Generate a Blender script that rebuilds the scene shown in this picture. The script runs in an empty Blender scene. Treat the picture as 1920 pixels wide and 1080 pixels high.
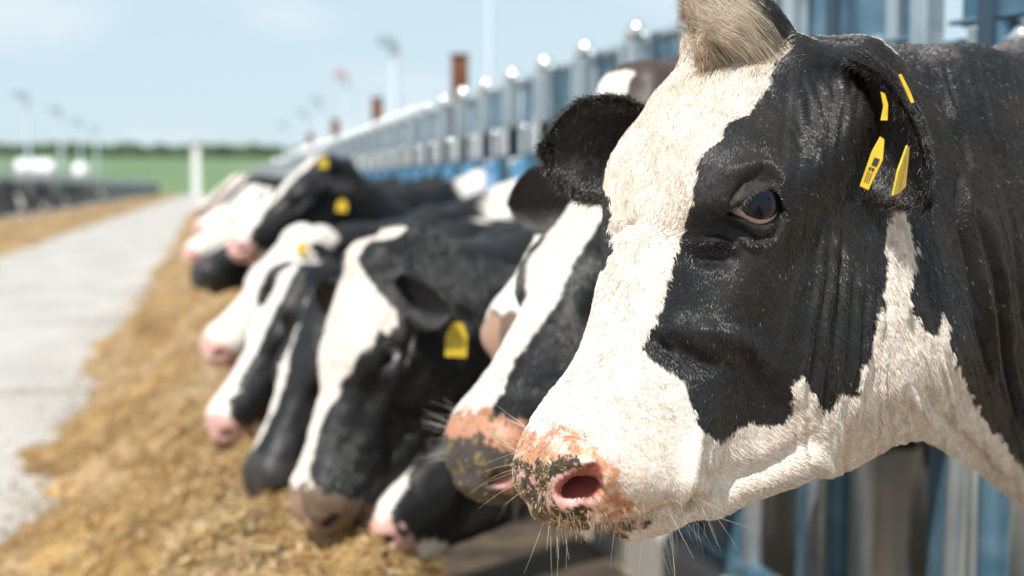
import bpy, math, random
import numpy as np
from mathutils import Vector, Matrix
rng = np.random.default_rng(7)
random.seed(7)
S = bpy.context.scene
C = S.collection

# ------------------------------------------------------------------ camera, light
YAW, PITCH, FPX = math.radians(11.92), math.radians(4.03), 2700.0
CAMP = np.array([0.0, 0.0, 1.15])
cam = bpy.data.cameras.new('camera')
camo = bpy.data.objects.new('camera', cam); C.objects.link(camo)
camo.location = CAMP
camo.rotation_euler = (math.pi/2 - PITCH, 0, -YAW)
cam.sensor_width = 36; cam.lens = 36*FPX/1920
cam.clip_start = 0.05; cam.clip_end = 5000
cam.dof.use_dof = True; cam.dof.focus_distance = 1.25; cam.dof.aperture_fstop = 4.0
S.camera = camo
SUN_TO = np.array([-0.36, -0.46, 0.81]); SUN_TO /= np.linalg.norm(SUN_TO)
world = bpy.data.worlds.new('World'); S.world = world; world.use_nodes = True
wn = world.node_tree; wn.nodes.clear()
sky = wn.nodes.new('ShaderNodeTexSky'); sky.sky_type = 'NISHITA'; sky.sun_disc = False
sky.sun_elevation = math.asin(SUN_TO[2]); sky.sun_rotation = math.atan2(SUN_TO[0], SUN_TO[1])
sky.air_density = 1.0; sky.dust_density = 0.6; sky.ozone_density = 1.5
# thin high cloud and humid air: the clear sky is mixed towards a pale blue veil
tcw = wn.nodes.new('ShaderNodeTexCoord'); mpw = wn.nodes.new('ShaderNodeMapping'); mpw.inputs['Scale'].default_value = (1, 1, 3.2)
nz = wn.nodes.new('ShaderNodeTexNoise'); nz.inputs['Scale'].default_value = 5.5; nz.inputs['Detail'].default_value = 5; nz.inputs['Distortion'].default_value = .4
rw = wn.nodes.new('ShaderNodeValToRGB'); rw.color_ramp.elements[0].position = .46; rw.color_ramp.elements[1].position = .72
rw.color_ramp.elements[0].color = (.86, .86, .86, 1); rw.color_ramp.elements[1].color = (1, 1, 1, 1)
cl = wn.nodes.new('ShaderNodeMixRGB'); cl.inputs[1].default_value = (4.75, 5.9, 6.6, 1); cl.inputs[2].default_value = (6.6, 6.9, 7.2, 1)
rr = wn.nodes.new('ShaderNodeValToRGB'); rr.color_ramp.elements[0].position = .48; rr.color_ramp.elements[1].position = .78
mxw = wn.nodes.new('ShaderNodeMixRGB')
wn.links.new(tcw.outputs['Generated'], mpw.inputs[0]); wn.links.new(mpw.outputs[0], nz.inputs['Vector'])
wn.links.new(nz.outputs[0], rw.inputs[0]); wn.links.new(nz.outputs[0], rr.inputs[0]); wn.links.new(rr.outputs[0], cl.inputs[0])
wn.links.new(rw.outputs[0], mxw.inputs[0]); wn.links.new(sky.outputs[0], mxw.inputs[1]); wn.links.new(cl.outputs[0], mxw.inputs[2])
bg = wn.nodes.new('ShaderNodeBackground'); bg.inputs['Strength'].default_value = 0.118
wo = wn.nodes.new('ShaderNodeOutputWorld')
wn.links.new(mxw.outputs[0], bg.inputs['Color']); wn.links.new(bg.outputs[0], wo.inputs['Surface'])
sun = bpy.data.lights.new('sun', 'SUN'); sun.energy = 5.0; sun.angle = math.radians(0.5); sun.color = (1, .965, .91)
suno = bpy.data.objects.new('sun', sun); C.objects.link(suno)
suno.rotation_euler = Vector(SUN_TO).to_track_quat('Z', 'Y').to_euler()
S.view_settings.view_transform = 'Standard'; S.view_settings.look = 'None'
S.view_settings.exposure = 0.22; S.view_settings.gamma = 1

# ------------------------------------------------------------------ camera maths used for measuring
CF = np.array([math.sin(YAW)*math.cos(PITCH), math.cos(YAW)*math.cos(PITCH), -math.sin(PITCH)])
CR = np.array([math.cos(YAW), -math.sin(YAW), 0.0]); CU = np.cross(CR, CF)
def at(px, py, dep):
    return CAMP + dep*(CF + (px-960)/FPX*CR - (py-540)/FPX*CU)
def proj(P):
    q = P-CAMP; z = q@CF
    return np.stack([960+FPX*(q@CR)/z, 540-FPX*(q@CU)/z, z], -1)

# ------------------------------------------------------------------ object helpers
def link(name, data, parent=None):
    o = bpy.data.objects.new(name, data); C.objects.link(o)
    if parent is not None: o.parent = parent
    return o
def tag(o, label=None, cat=None, group=None, kind=None):
    if label: o['label'] = label
    if cat: o['category'] = cat
    if group: o['group'] = group
    if kind: o['kind'] = kind
    return o
def np_mesh(name, V, F, mat, smooth=True, colors=None):
    me = bpy.data.meshes.new(name)
    V = np.asarray(V, np.float32); F = np.asarray(F, np.int32)
    me.vertices.add(len(V)); me.vertices.foreach_set('co', V.ravel())
    k = F.shape[1]
    me.loops.add(F.size); me.loops.foreach_set('vertex_index', F.ravel())
    me.polygons.add(len(F))
    me.polygons.foreach_set('loop_start', np.arange(0, F.size, k, dtype=np.int32))
    me.polygons.foreach_set('loop_total', np.full(len(F), k, np.int32))
    me.polygons.foreach_set('use_smooth', np.full(len(F), smooth, bool))
    me.update(calc_edges=True); me.validate()
    if colors is not None:
        ca = me.color_attributes.new('coat', 'FLOAT_COLOR', 'POINT')
        c4 = np.ones((len(V), 4), np.float32); c4[:, :colors.shape[1]] = colors
        ca.data.foreach_set('color', c4.ravel())
    if mat: me.materials.append(mat)
    return me
def vnormals(V, F):
    a, b, c = V[F[:, 0]], V[F[:, 1]], V[F[:, 2]]
    n = np.cross(b-a, c-a)
    if F.shape[1] == 4: n = n+np.cross(c-a, V[F[:, 3]]-a)
    N = np.zeros_like(V)
    for k in range(F.shape[1]):
        for i in range(3): N[:, i] += np.bincount(F[:, k], n[:, i], len(V))
    return N/(np.linalg.norm(N, axis=1, keepdims=True)+1e-12)

# ------------------------------------------------------------------ noise
def _hash(ix, iy, iz, s):
    h = (ix*374761393+iy*668265263+iz*2147483647+s*974634777) & 0xffffffff
    h = ((h ^ (h >> 13))*1274126177) & 0xffffffff
    return ((h ^ (h >> 16)) & 0xffff)/65535.0
def vnoise(P, sc, s=0):
    q = P*sc; i = np.floor(q).astype(np.int64); f = q-i; f = f*f*(3-2*f); r = 0
    for dx in (0, 1):
        for dy in (0, 1):
            for dz in (0, 1):
                w = (f[:, 0] if dx else 1-f[:, 0])*(f[:, 1] if dy else 1-f[:, 1])*(f[:, 2] if dz else 1-f[:, 2])
                r = r+w*_hash(i[:, 0]+dx, i[:, 1]+dy, i[:, 2]+dz, s)
    return r*2-1
def fbm(P, sc, s=0, o=3):
    return sum(vnoise(P, sc*2**k, s+k)*.5**k for k in range(o))

# ------------------------------------------------------------------ implicit surfaces
def smin(a, b, k):
    h = np.clip(.5+.5*(b-a)/k, 0, 1); return b+(a-b)*h-k*h*(1-h)
def smax(a, b, k): return -smin(-a, -b, k)
def ell(P, c, r, ax=None):
    q = P-np.array(c, np.float32)
    if ax is not None: q = q@np.array(ax, np.float32).T
    r = np.array(r, np.float32)
    k0 = np.sqrt(((q/r)**2).sum(1))+1e-9; k1 = np.sqrt(((q/r**2)**2).sum(1))+1e-9
    return k0*(k0-1)/k1
def cone(P, a, b, ra, rb):
    a = np.array(a, np.float32); b = np.array(b, np.float32); d = b-a
    t = np.clip(((P-a)@d)/(d@d), 0, 1)
    return np.linalg.norm(P-a-t[:, None]*d, axis=1)-(ra+(rb-ra)*t)
def tubes(P, pts):
    """chain of (pos, half height, half width) with an oval section, heights along world z"""
    out = None
    for (p0, h0, w0), (p1, h1, w1) in zip(pts[:-1], pts[1:]):
        p0 = np.array(p0, np.float32); p1 = np.array(p1, np.float32); d = p1-p0; L = np.linalg.norm(d); dn = d/L
        t = np.clip(((P-p0)@d)/(L*L), 0, 1); q = P-p0-t[:, None]*d
        la = np.cross([0, 0, 1.0], dn)
        la = la/(np.linalg.norm(la)+1e-9); up = np.cross(dn, la)
        hh = h0+(h1-h0)*t; ww = w0+(w1-w0)*t
        u = q@up; w = q@la; e = q@dn
        f = (np.sqrt((u/hh)**2+(w/ww)**2+(e/ww)**2)-1)*ww
        out = f if out is None else smin(out, f, .05)
    return out
def table(xs, ys, n=400):
    X = np.linspace(xs[0], xs[-1], n); Y = np.interp(X, xs, ys)
    k = np.hanning(31); k /= k.sum()
    return X, np.convolve(np.pad(Y, 15, mode='reflect', reflect_type='odd'), k, 'valid')
TA = [-.08, -.04, 0, .04, .08, .12, .16, .20, .25, .30, .35, .40, .44, .46, .475]
T_top = table(TA, [-.05, -.012, .004, .008, .008, .006, .000, -.006, -.012, -.014, -.013, -.013, -.018, -.030, -.055])
T_bot = table(TA, [-.17, -.20, -.235, -.265, -.285, -.295, -.290, -.275, -.25, -.218, -.185, -.155, -.140, -.130, -.115])
T_wid = table(TA, [.060, .070, .078, .084, .087, .087, .085, .080, .071, .062, .057, .056, .058, .056, .040])
T_low = table(TA, [.050, .055, .060, .062, .062, .060, .056, .050, .044, .040, .038, .038, .040, .040, .030])
EYE = np.array([.170, -.056, .083]); EYER = .0205
def almond(q):
    """>0 inside the lid opening; q relative to the eye centre, left side (l positive)"""
    n = q/(np.linalg.norm(q, axis=1, keepdims=True)+1e-9)
    # opening runs along the face axis, slightly slanted
    u = n[:, 0]*.93+n[:, 1]*.36; v = -n[:, 0]*.36+n[:, 1]*.93
    h = .50*(1-(u/.98)**2)
    return np.where(n[:, 2] > 0, np.minimum(h*.86+.04-v, h*1.05+v+.04), -1)*.02
def head_sdf(P, fine=True):
    a, d, l = P[:, 0], P[:, 1], np.abs(P[:, 2])
    Q = np.stack([a, d, l], 1)
    ac = np.clip(a, -.08, .475)
    tp = np.interp(ac, *T_top); bt = np.interp(ac, *T_bot); w = np.interp(ac, *T_wid); wl = np.interp(ac, *T_low)
    mid = tp-(tp-bt)*.36
    up = d > mid
    h = np.where(up, (d-mid)/(tp-mid), (mid-d)/(mid-bt))
    ww = np.where(up, w, w+(wl-w)*np.clip(h, 0, 1.2))
    e = (a-ac)/.028
    p = np.where(up, 2.9, 2.3)
    r = ((l/ww)**p+np.abs(h)**p+np.abs(e)**p)**(1/p)
    f = (r-1)*.06
    f = smin(f, ell(Q, (.160, -.052, .072), (.062, .046, .036)), .035)      # orbit
    f = smin(f, cone(Q, (.13, -.07, .082), (.03, -.085, .078), .022, .026), .035)   # zygoma to ear
    f = smin(f, ell(Q, (.125, -.175, .060), (.11, .095, .030)), .04)       # masseter
    f = smin(f, cone(Q, (.21, -.085, .072), (.31, -.085, .056), .012, .010), .03)  # facial crest
    f = smin(f, ell(Q, (.43, -.072, .022), (.062, .056, .056)), .028)       # muzzle pad
    f = smin(f, ell(Q, (.365, -.095, .040), (.06, .045, .030)), .03)        # upper lip flank
    f = smin(f, ell(Q, (-.01, -.012, 0), (.035, .025, .060)), .03)           # poll
    # lower jaw and chin
    j = cone(Q, (.42, -.146, .012), (.24, -.205, .018), .024, .044)
    j = smin(j, ell(Q, (.425, -.142, 0), (.045, .024, .045)), .02)
    f = smin(f, j, .018)
    # temporal hollow, tear furrow
    f = smax(f, -ell(Q, (.085, -.035, .115), (.045, .020, .018)), .02)
    f = smax(f, -ell(Q, (.238, -.058, .090), (.040, .018, .013)), .02)
    # mouth slit
    m = np.maximum(np.abs(d+.122+(a-.42)*.14-.02*np.clip((.40-a)/.1, 0, 1)**2)-.0022, .385-a)
    f = smax(f, -m, .006)
    # nostril
    nx = np.array([-.80, -.16, .58]); nx /= np.linalg.norm(nx)
    nz = np.array([.50, .02, .86]); nz -= nx*(nz@nx); nz /= np.linalg.norm(nz); ny = np.cross(nz, nx)
    A = np.stack([nx, ny, nz])
    f = smin(f, ell(Q, (.455, -.058, .042), (.030, .022, .014), A), .02)
    f = smax(f, -ell(Q, (.474, -.066, .046), (.021, .0098, .038), A), .005)
    if fine:
        q = Q-EYE.astype(np.float32); rr = np.linalg.norm(q, axis=1)
        f = smax(f, -(rr-EYER-.001), .004)
        al = almond(q)
        lid = np.maximum(np.abs(rr-EYER-.0028)-.0022, -q[:, 2]-.006)
        lid = smax(lid, al, .0015)
        f = smin(f, lid, .006)
        f = np.maximum(f, np.where((rr < .034) & (q[:, 2] > 0), smax(al, -10+0*al, .001)*0+al, -1))
    return f.astype(np.float32)

def isosurf(fn, xs, ys, zs, B=8):
    nx, ny, nz = [int(math.ceil((len(v)-1)/B))*B+1 for v in (xs, ys, zs)]
    def ext(v, n):
        v = list(v)
        while len(v) < n: v.append(2*v[-1]-v[-2])
        return np.array(v, np.float32)
    xs, ys, zs = ext(xs, nx), ext(ys, ny), ext(zs, nz)
    def ev(X, Y, Z):
        P = np.stack([X.ravel(), Y.ravel(), Z.ravel()], 1).astype(np.float32)
        out = np.empty(len(P), np.float32)
        for i in range(0, len(P), 400000): out[i:i+400000] = fn(P[i:i+400000])
        return out.reshape(X.shape)
    cx, cy, cz = xs[::B], ys[::B], zs[::B]
    G = ev(*np.meshgrid(cx, cy, cz, indexing='ij'))
    mx, my, mz = (cx[1:]+cx[:-1])/2, (cy[1:]+cy[:-1])/2, (cz[1:]+cz[:-1])/2
    M = ev(*np.meshgrid(mx, my, mz, indexing='ij'))
    hd = .5*np.sqrt((np.diff(cx)**2)[:, None, None]+(np.diff(cy)**2)[None, :, None]+(np.diff(cz)**2)[None, None, :])
    act = np.abs(M) < hd*1.5+.012
    F = np.repeat(np.repeat(np.repeat(np.where(M > 0, 1, -1).astype(np.float32), B, 0), B, 1), B, 2)
    F = np.pad(F, ((0, 1),)*3, mode='edge')
    bi, bj, bk = np.nonzero(act); o = np.arange(B+1)
    for s in range(0, len(bi), 600):
        I = (bi[s:s+600, None]*B+o)[:, :, None, None]; J = (bj[s:s+600, None]*B+o)[:, None, :, None]; K = (bk[s:s+600, None]*B+o)[:, None, None, :]
        I, J, K = np.broadcast_arrays(I, J, K)
        F[I, J, K] = ev(xs[I], ys[J], zs[K])
    sg = F < 0
    cells = []; pos = []; quads = []
    dim = (nx-1, ny-1, nz-1)
    cid = lambda i, j, k: (i*dim[1]+j)*dim[2]+k
    coords = (xs, ys, zs)
    for ax in range(3):
        sl0 = [slice(None)]*3; sl1 = [slice(None)]*3; sl0[ax] = slice(0, -1); sl1[ax] = slice(1, None)
        A = sg[tuple(sl0)]; Bq = sg[tuple(sl1)]
        idx = np.array(np.nonzero(A != Bq)).T
        if len(idx) == 0: continue
        b, c = (ax+1) % 3, (ax+2) % 3
        ok = (idx[:, b] > 0) & (idx[:, b] < dim[b]) & (idx[:, c] > 0) & (idx[:, c] < dim[c]); idx = idx[ok]
        i2 = idx.copy(); i2[:, ax] += 1
        f0 = F[tuple(idx.T)]; f1 = F[tuple(i2.T)]; t = f0/(f0-f1)
        p = np.stack([coords[k][idx[:, k]] for k in range(3)], 1)
        p[:, ax] += t*(coords[ax][i2[:, ax]]-coords[ax][idx[:, ax]])
        q = []
        for db, dc in ((0, 0), (-1, 0), (-1, -1), (0, -1)):
            jj = idx.copy(); jj[:, b] += db; jj[:, c] += dc
            ci = cid(*jj.T); q.append(ci); cells.append(ci); pos.append(p)
        q = np.stack(q, 1); fl = f0 > 0
        q[fl] = q[fl][:, ::-1]
        quads.append(q)
    cells = np.concatenate(cells); pos = np.concatenate(pos); Q = np.concatenate(quads)
    u, inv = np.unique(cells, return_inverse=True)
    cnt = np.bincount(inv, minlength=len(u))
    V = np.stack([np.bincount(inv, pos[:, i], len(u))/cnt for i in range(3)], 1)
    return V, np.searchsorted(u, Q)
def axis_pts(segs):
    """[(from,to,step),...] contiguous, steps may change between them"""
    out = [segs[0][0]]
    for a, b, s in segs:
        n = max(1, round((b-a)/s)); out += list(np.linspace(a, b, n+1)[1:])
    return np.array(out)

# ------------------------------------------------------------------ materials
def new_mat(name):
    m = bpy.data.materials.new(name); m.use_nodes = True
    nt = m.node_tree; b = nt.nodes['Principled BSDF']; return m, nt, b
def simple(name, col, rough=.6, metal=0., **kw):
    m, nt, b = new_mat(name)
    b.inputs['Base Color'].default_value = (*col, 1); b.inputs['Roughness'].default_value = rough; b.inputs['Metallic'].default_value = metal
    for k, v in kw.items(): b.inputs[k.replace('_', ' ')].default_value = v
    return m
def noisy(name, c1, c2, scale=8, rough=.7, metal=0., bump=0., detail=6, stretch=None, lo=.35, hi=.65):
    m, nt, b = new_mat(name)
    tc = nt.nodes.new('ShaderNodeTexCoord'); mp = nt.nodes.new('ShaderNodeMapping')
    nt.links.new(tc.outputs['Object'], mp.inputs[0])
    if stretch: mp.inputs['Scale'].default_value = stretch
    n = nt.nodes.new('ShaderNodeTexNoise'); n.inputs['Scale'].default_value = scale; n.inputs['Detail'].default_value = detail
    nt.links.new(mp.outputs[0], n.inputs['Vector'])
    r = nt.nodes.new('ShaderNodeValToRGB'); nt.links.new(n.outputs[0], r.inputs[0])
    r.color_ramp.elements[0].position = lo; r.color_ramp.elements[1].position = hi
    r.color_ramp.elements[0].color = (*c1, 1); r.color_ramp.elements[1].color = (*c2, 1)
    nt.links.new(r.outputs[0], b.inputs['Base Color'])
    b.inputs['Roughness'].default_value = rough; b.inputs['Metallic'].default_value = metal
    if bump:
        bp = nt.nodes.new('ShaderNodeBump'); bp.inputs['Strength'].default_value = bump; bp.inputs['Distance'].default_value = .01
        nt.links.new(n.outputs[0], bp.inputs['Height']); nt.links.new(bp.outputs[0], b.inputs['Normal'])
    return m
def coat_mat():
    m, nt, b = new_mat('coat')
    at_ = nt.nodes.new('ShaderNodeAttribute'); at_.attribute_name = 'coat'
    nt.links.new(at_.outputs['Color'], b.inputs['Base Color'])
    mu = nt.nodes.new('ShaderNodeMath'); mu.operation = 'MULTIPLY'; mu.inputs[1].default_value = .48
    nt.links.new(at_.outputs['Alpha'], mu.inputs[0]); nt.links.new(mu.outputs[0], b.inputs['Roughness']); b.inputs['Specular IOR Level'].default_value = .35
    tc = nt.nodes.new('ShaderNodeTexCoord')
    n = nt.nodes.new('ShaderNodeTexNoise'); n.inputs['Scale'].default_value = 260; n.inputs['Detail'].default_value = 3
    nt.links.new(tc.outputs['Object'], n.inputs['Vector'])
    bp = nt.nodes.new('ShaderNodeBump'); bp.inputs['Strength'].default_value = .35; bp.inputs['Distance'].default_value = .002
    nt.links.new(n.outputs[0], bp.inputs['Height']); nt.links.new(bp.outputs[0], b.inputs['Normal'])
    return m
M_coat = coat_mat()
#@@COW
def frame(l, ax, az):
    """head frame from camera-space hints: l = lateral axis (right, depth, up); the nose axis has image parts ax, az"""
    l = np.array(l, float); l /= np.linalg.norm(l)
    ay = -(l[0]*ax+l[2]*az)/l[1]
    a = np.array([ax, ay, az]); a /= np.linalg.norm(a); d = np.cross(l, a)
    if d[2] < 0: d = -d
    W = np.stack([CR, CF, CU], 1)
    return np.stack([W@a, W@d, W@l])
HM = frame((.60, -.80, .02), -.50, -.76)
HO = at(1385, 100, 1.33)
def to_local(P, HM=HM, HO=HO): return ((P-HO)@HM.T).astype(np.float32)
def body_sdf(P, x0, y0, neck, zb=0.0):
    """trunk and legs standing behind the fence with chest at x0, facing -x"""
    q = P-np.array([x0, y0, zb], np.float32)
    t = np.array
    f = ell(q, (.25, 0, 1.00), (.42, .24, .36))
    f = smin(f, ell(q, (.85, 0, .95), (.55, .34, .38)), .15)
    f = smin(f, ell(q, (1.45, 0, 1.08), (.32, .26, .28)), .12)
    for s in (-1, 1):
        f = smin(f, cone(q, (.22, s*.15, .80), (.20, s*.15, .42), .11, .055), .06)
        f = smin(f, cone(q, (.20, s*.15, .42), (.22, s*.15, .04), .050, .042), .03)
        f = smin(f, cone(q, (1.50, s*.17, .95), (1.45, s*.17, .55), .17, .075), .06)
        f = smin(f, cone(q, (1.45, s*.17, .55), (1.60, s*.17, .48), .065, .05), .03)
        f = smin(f, cone(q, (1.60, s*.17, .48), (1.58, s*.17, .04), .048, .042), .03)
    f = smin(f, tubes(P, neck), .09)
    return f
NECK1 = [(at(1560, 330, 1.42), .135, .085), (at(1700, 440, 1.50), .19, .10), (at(1930, 515, 1.66), .25, .125), ((1.35, 1.90, 1.04), .29, .15), ((1.75, 2.0, 1.02), .34, .19)]
def cow1(P):
    h = head_sdf(to_local(P))
    f = smin(h, body_sdf(P, 1.65, 2.0, NECK1, -.05), .05)
    f = smin(f, ell(P, at(1600, 640, 1.40), (.075, .075, .10)), .06)
    # dewlap fold running from the throat down to the brisket
    f = smin(f, cone(P, at(1640, 800, 1.46), at(1960, 1040, 1.72), .022, .03), .05)
    return f
import time; t0 = time.time()
G = .0026
lo, hi = np.array([.05, 1.0, .80]), np.array([.95, 1.75, 1.45])
V, F = isosurf(cow1, axis_pts([(.0, lo[0], .03), (lo[0], hi[0], G), (hi[0], 3.6, .03)]), axis_pts([(lo[1]-.05, lo[1], .02), (lo[1], hi[1], G), (hi[1], 2.6, .025)]), axis_pts([(-.1, lo[2], .03), (lo[2], hi[2], G), (hi[2], 1.6, .02)]))
V = V.astype(np.float64)
print('cow mesh', len(V), len(F), time.time()-t0)

def tps(src, dst, reg=1e-3):
    src = np.array(src, float)/1000; d = np.array(dst, float)/1000-src; n = len(src)
    U = lambda r: r*r*np.log(r+1e-9)
    K = U(np.linalg.norm(src[:, None]-src[None], axis=2))+reg*np.eye(n)
    Pm = np.c_[np.ones(n), src]; A = np.zeros((n+3, n+3)); A[:n, :n] = K; A[:n, n:] = Pm; A[n:, :n] = Pm.T
    w = np.linalg.solve(A, np.r_[d, np.zeros((3, 2))])
    def f(p):
        p = p/1000; out = np.empty_like(p)
        for i in range(0, len(p), 50000):
            q = p[i:i+50000]
            out[i:i+50000] = U(np.linalg.norm(q[:, None]-src[None], axis=2))@w[:n]+np.c_[np.ones(len(q)), q]@w[n:]
        return out*1000
    return f
# corrections of the modelled head and neck measured against the animal (image-plane positions, same distance)
PAIRS = [((1451, 422), (1418, 390)), ((1101, 440), (1135, 400)), ((881, 872), (962, 868)), ((911, 1003), (995, 955)), ((1048, 994), (1078, 902)),
 ((1123, 1065), (1180, 1010)), ((1180, 1040), (1250, 985)), ((1414, 872), (1410, 942)), ((1492, 810), (1540, 890)), ((1620, 859), (1690, 822)),
 ((1845, 1050), (1845, 920)), ((1732, 947), (1760, 850)), ((1960, 1120), (1960, 1030)), ((1001, 703), (1078, 680)), ((1104, 525), (1125, 520)), ((1170, 309), (1165, 270)),
 ((1245, 234), (1225, 190)), ((1301, 131), (1290, 105)), ((1451, 34), (1400, 48)), ((1657, 85), (1657, 82)), ((1573, 42), (1573, 74)), ((1500, 45), (1505, 66)), ((1741, 68), (1741, 82)), ((1264, 825), (1312, 890)),
 ((1357, 544), (1335, 475)), ((1800, 82), (1800, 80)), ((1960, 75), (1960, 75)), ((1920, 600), (1920, 600)), ((1750, 400), (1750, 400)), ((2300, 600), (2300, 600)), ((2300, 60), (2300, 60)), ((2300, 1200), (2300, 1200))]
WARP = tps([a for a, b in PAIRS], [b for a, b in PAIRS])
def warp(P):
    q = proj(P); d = WARP(q[:, :2]); k = np.clip((1.45-P[:, 0])/.25, 0, 1)*np.clip((P[:, 2]-.35)/.3, 0, 1)
    return P+(q[:, 2]*k/FPX)[:, None]*(d[:, :1]*CR-d[:, 1:]*CU)
V = warp(V)

# ---- folds and creases of the hide, as (points, height in m, half width in px)
def polydist(px, pts, need=None):
    best = np.full(len(px), 1e9)
    for a, b in zip(pts[:-1], pts[1:]):
        a = np.array(a, float); b = np.array(b, float); d = b-a
        t = np.clip(((px-a)@d)/(d@d), 0, 1)
        best = np.minimum(best, np.linalg.norm(px-a-t[:, None]*d, axis=1))
    return best
FOLDS = [([(1538, 430), (1530, 560), (1512, 680), (1498, 745)], .0030, 5), ([(1560, 420), (1553, 560), (1540, 660), (1530, 760)], .0034, 5),
 ([(1585, 470), (1577, 600), (1568, 680), (1560, 760)], .0032, 5), ([(1606, 500), (1600, 620), (1588, 745)], .0032, 5), ([(1630, 540), (1618, 660), (1608, 730)], .0030, 5),
 ([(1650, 560), (1640, 640)], .003, 6), ([(1500, 480), (1480, 600), (1460, 690)], .0018, 8),
 ([(1502, 150), (1525, 225), (1560, 300)], -.0035, 4), ([(1518, 135), (1548, 215), (1572, 270)], -.003, 4), ([(1478, 235), (1508, 280), (1545, 335)], -.0035, 4), ([(1535, 130), (1568, 180)], -.003, 5),
 ([(1490, 165), (1512, 240), (1550, 320)], .0025, 5),
 ([(1795, 330), (1800, 430), (1830, 560), (1850, 700)], -.006, 6), ([(1835, 400), (1865, 520), (1882, 650), (1900, 780)], -.006, 6), ([(1870, 290), (1900, 430), (1915, 560), (1935, 700)], -.006, 6),
 ([(1812, 330), (1820, 430), (1848, 560), (1868, 700)], .004, 7), ([(1852, 400), (1880, 520), (1898, 650)], .004, 7),
 ([(1750, 160), (1800, 260), (1830, 380)], -.004, 9), ([(1800, 150), (1860, 260), (1890, 330)], -.004, 9), ([(1860, 140), (1910, 220)], -.003, 9),
 ([(1335, 798), (1315, 840), (1310, 885), (1300, 935), (1280, 965)], -.007, 8), ([(1318, 800), (1296, 845), (1290, 890), (1278, 940)], .005, 13),
 ([(1490, 770), (1498, 850)], -.003, 6), ([(1515, 790), (1520, 860)], -.003, 6), ([(1535, 860), (1560, 885)], .006, 14), ([(1350, 900), (1440, 880), (1520, 830)], -.006, 18),
 ([(1700, 825), (1800, 872), (1880, 955), (1930, 1010)], .006, 14), ([(1740, 760), (1830, 850), (1900, 920)], -.006, 14), ([(1690, 720), (1740, 780), (1800, 830)], .004, 12),
 ([(1645, 755)], .0, 5),
 ([(1148, 440), (1172, 415), (1195, 408)], -.0045, 6), ([(1160, 430), (1210, 345), (1225, 290)], -.002, 16), ([(1215, 240), (1250, 225), (1290, 226)], -.003, 8),
 ([(1158, 300), (1147, 340), (1150, 400)], -.003, 5),
 ([(1366, 405), (1373, 372), (1392, 342), (1420, 326)], -.0035, 4), ([(1385, 432), (1420, 452), (1450, 438), (1466, 408)], -.0028, 4), ([(1375, 440), (1415, 464), (1456, 450), (1480, 410)], .002, 6),
 ([(1310, 480), (1345, 476), (1372, 488)], -.0035, 11), ([(1300, 455), (1340, 452), (1380, 462)], .005, 9), ([(1360, 330), (1420, 312), (1470, 330)], .004, 14),
 ([(1260, 640), (1310, 670), (1360, 690)], -.006, 14), ([(1225, 630), (1262, 655), (1285, 690)], -.004, 8), ([(1290, 610), (1400, 640), (1440, 690)], .004, 20),
 ([(1020, 795), (1080, 812), (1140, 830)], -.003, 9), ([(1120, 850), (1140, 900), (1120, 950)], .003, 12),
 ([(1060, 872), (1085, 868), (1110, 862)], .004, 7), ([(1020, 600), (1090, 620)], .0, 5)]
N = vnormals(V, F)
toc = CAMP-V; toc /= np.linalg.norm(toc, axis=1, keepdims=True)
face = (N*toc).sum(1)
q = proj(V); px = q[:, :2]
near = (q[:, 2] < 2.2) & (face > -.2) & (px[:, 0] < 2100)
idx = np.nonzero(near)[0]
h = np.zeros(len(V))
wob = np.stack([vnoise(V[idx], 25, 3), vnoise(V[idx], 25, 4)], 1)*3
for pts, amp, sg in FOLDS:
    if amp == 0: continue
    if pts[0][1] < 300 and pts[0][0] < 1560: amp *= .55
    elif pts[0][1] >= 300: amp *= 1.8
    if pts[0][0] > 1740: amp *= .75
    pa = np.array(pts); sel = ((px[idx] > pa.min(0)-sg*3.5) & (px[idx] < pa.max(0)+sg*3.5)).all(1)
    ii = idx[sel]
    if len(ii) == 0: continue
    # fade the fold out towards its ends
    dd = polydist(px[ii]+wob[sel], pts); e = np.minimum(np.linalg.norm(px[ii]-pa[0], axis=1), np.linalg.norm(px[ii]-pa[-1], axis=1))
    h[ii] += amp*np.exp(-(dd/sg)**2)*np.clip(.35+e/60, 0, 1)
h += .0008*fbm(V, 60, 9)*(near)
# fine loose-skin wrinkles running down the cheek and neck
pw = np.c_[px[:, 0]+.25*px[:, 1]*np.where(px[:, 0] > 1680, -1, .25), px[:, 1]*.10, px[:, 0]*0]
kw_ = np.clip((px[:, 0]-1430)/120, 0, 1)*np.clip((px[:, 1]-110)/80, 0, 1)*near
h += kw_*(.0016*(1-2*np.abs(vnoise(pw, 1/15., 13)))+.0009*(1-2*np.abs(vnoise(pw, 1/7., 14))))
V = V+N*(h*np.clip(face*3+.3, 0, 1))[:, None]
N = vnormals(V, F)
print('warp+folds', time.time()-t0)

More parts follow.
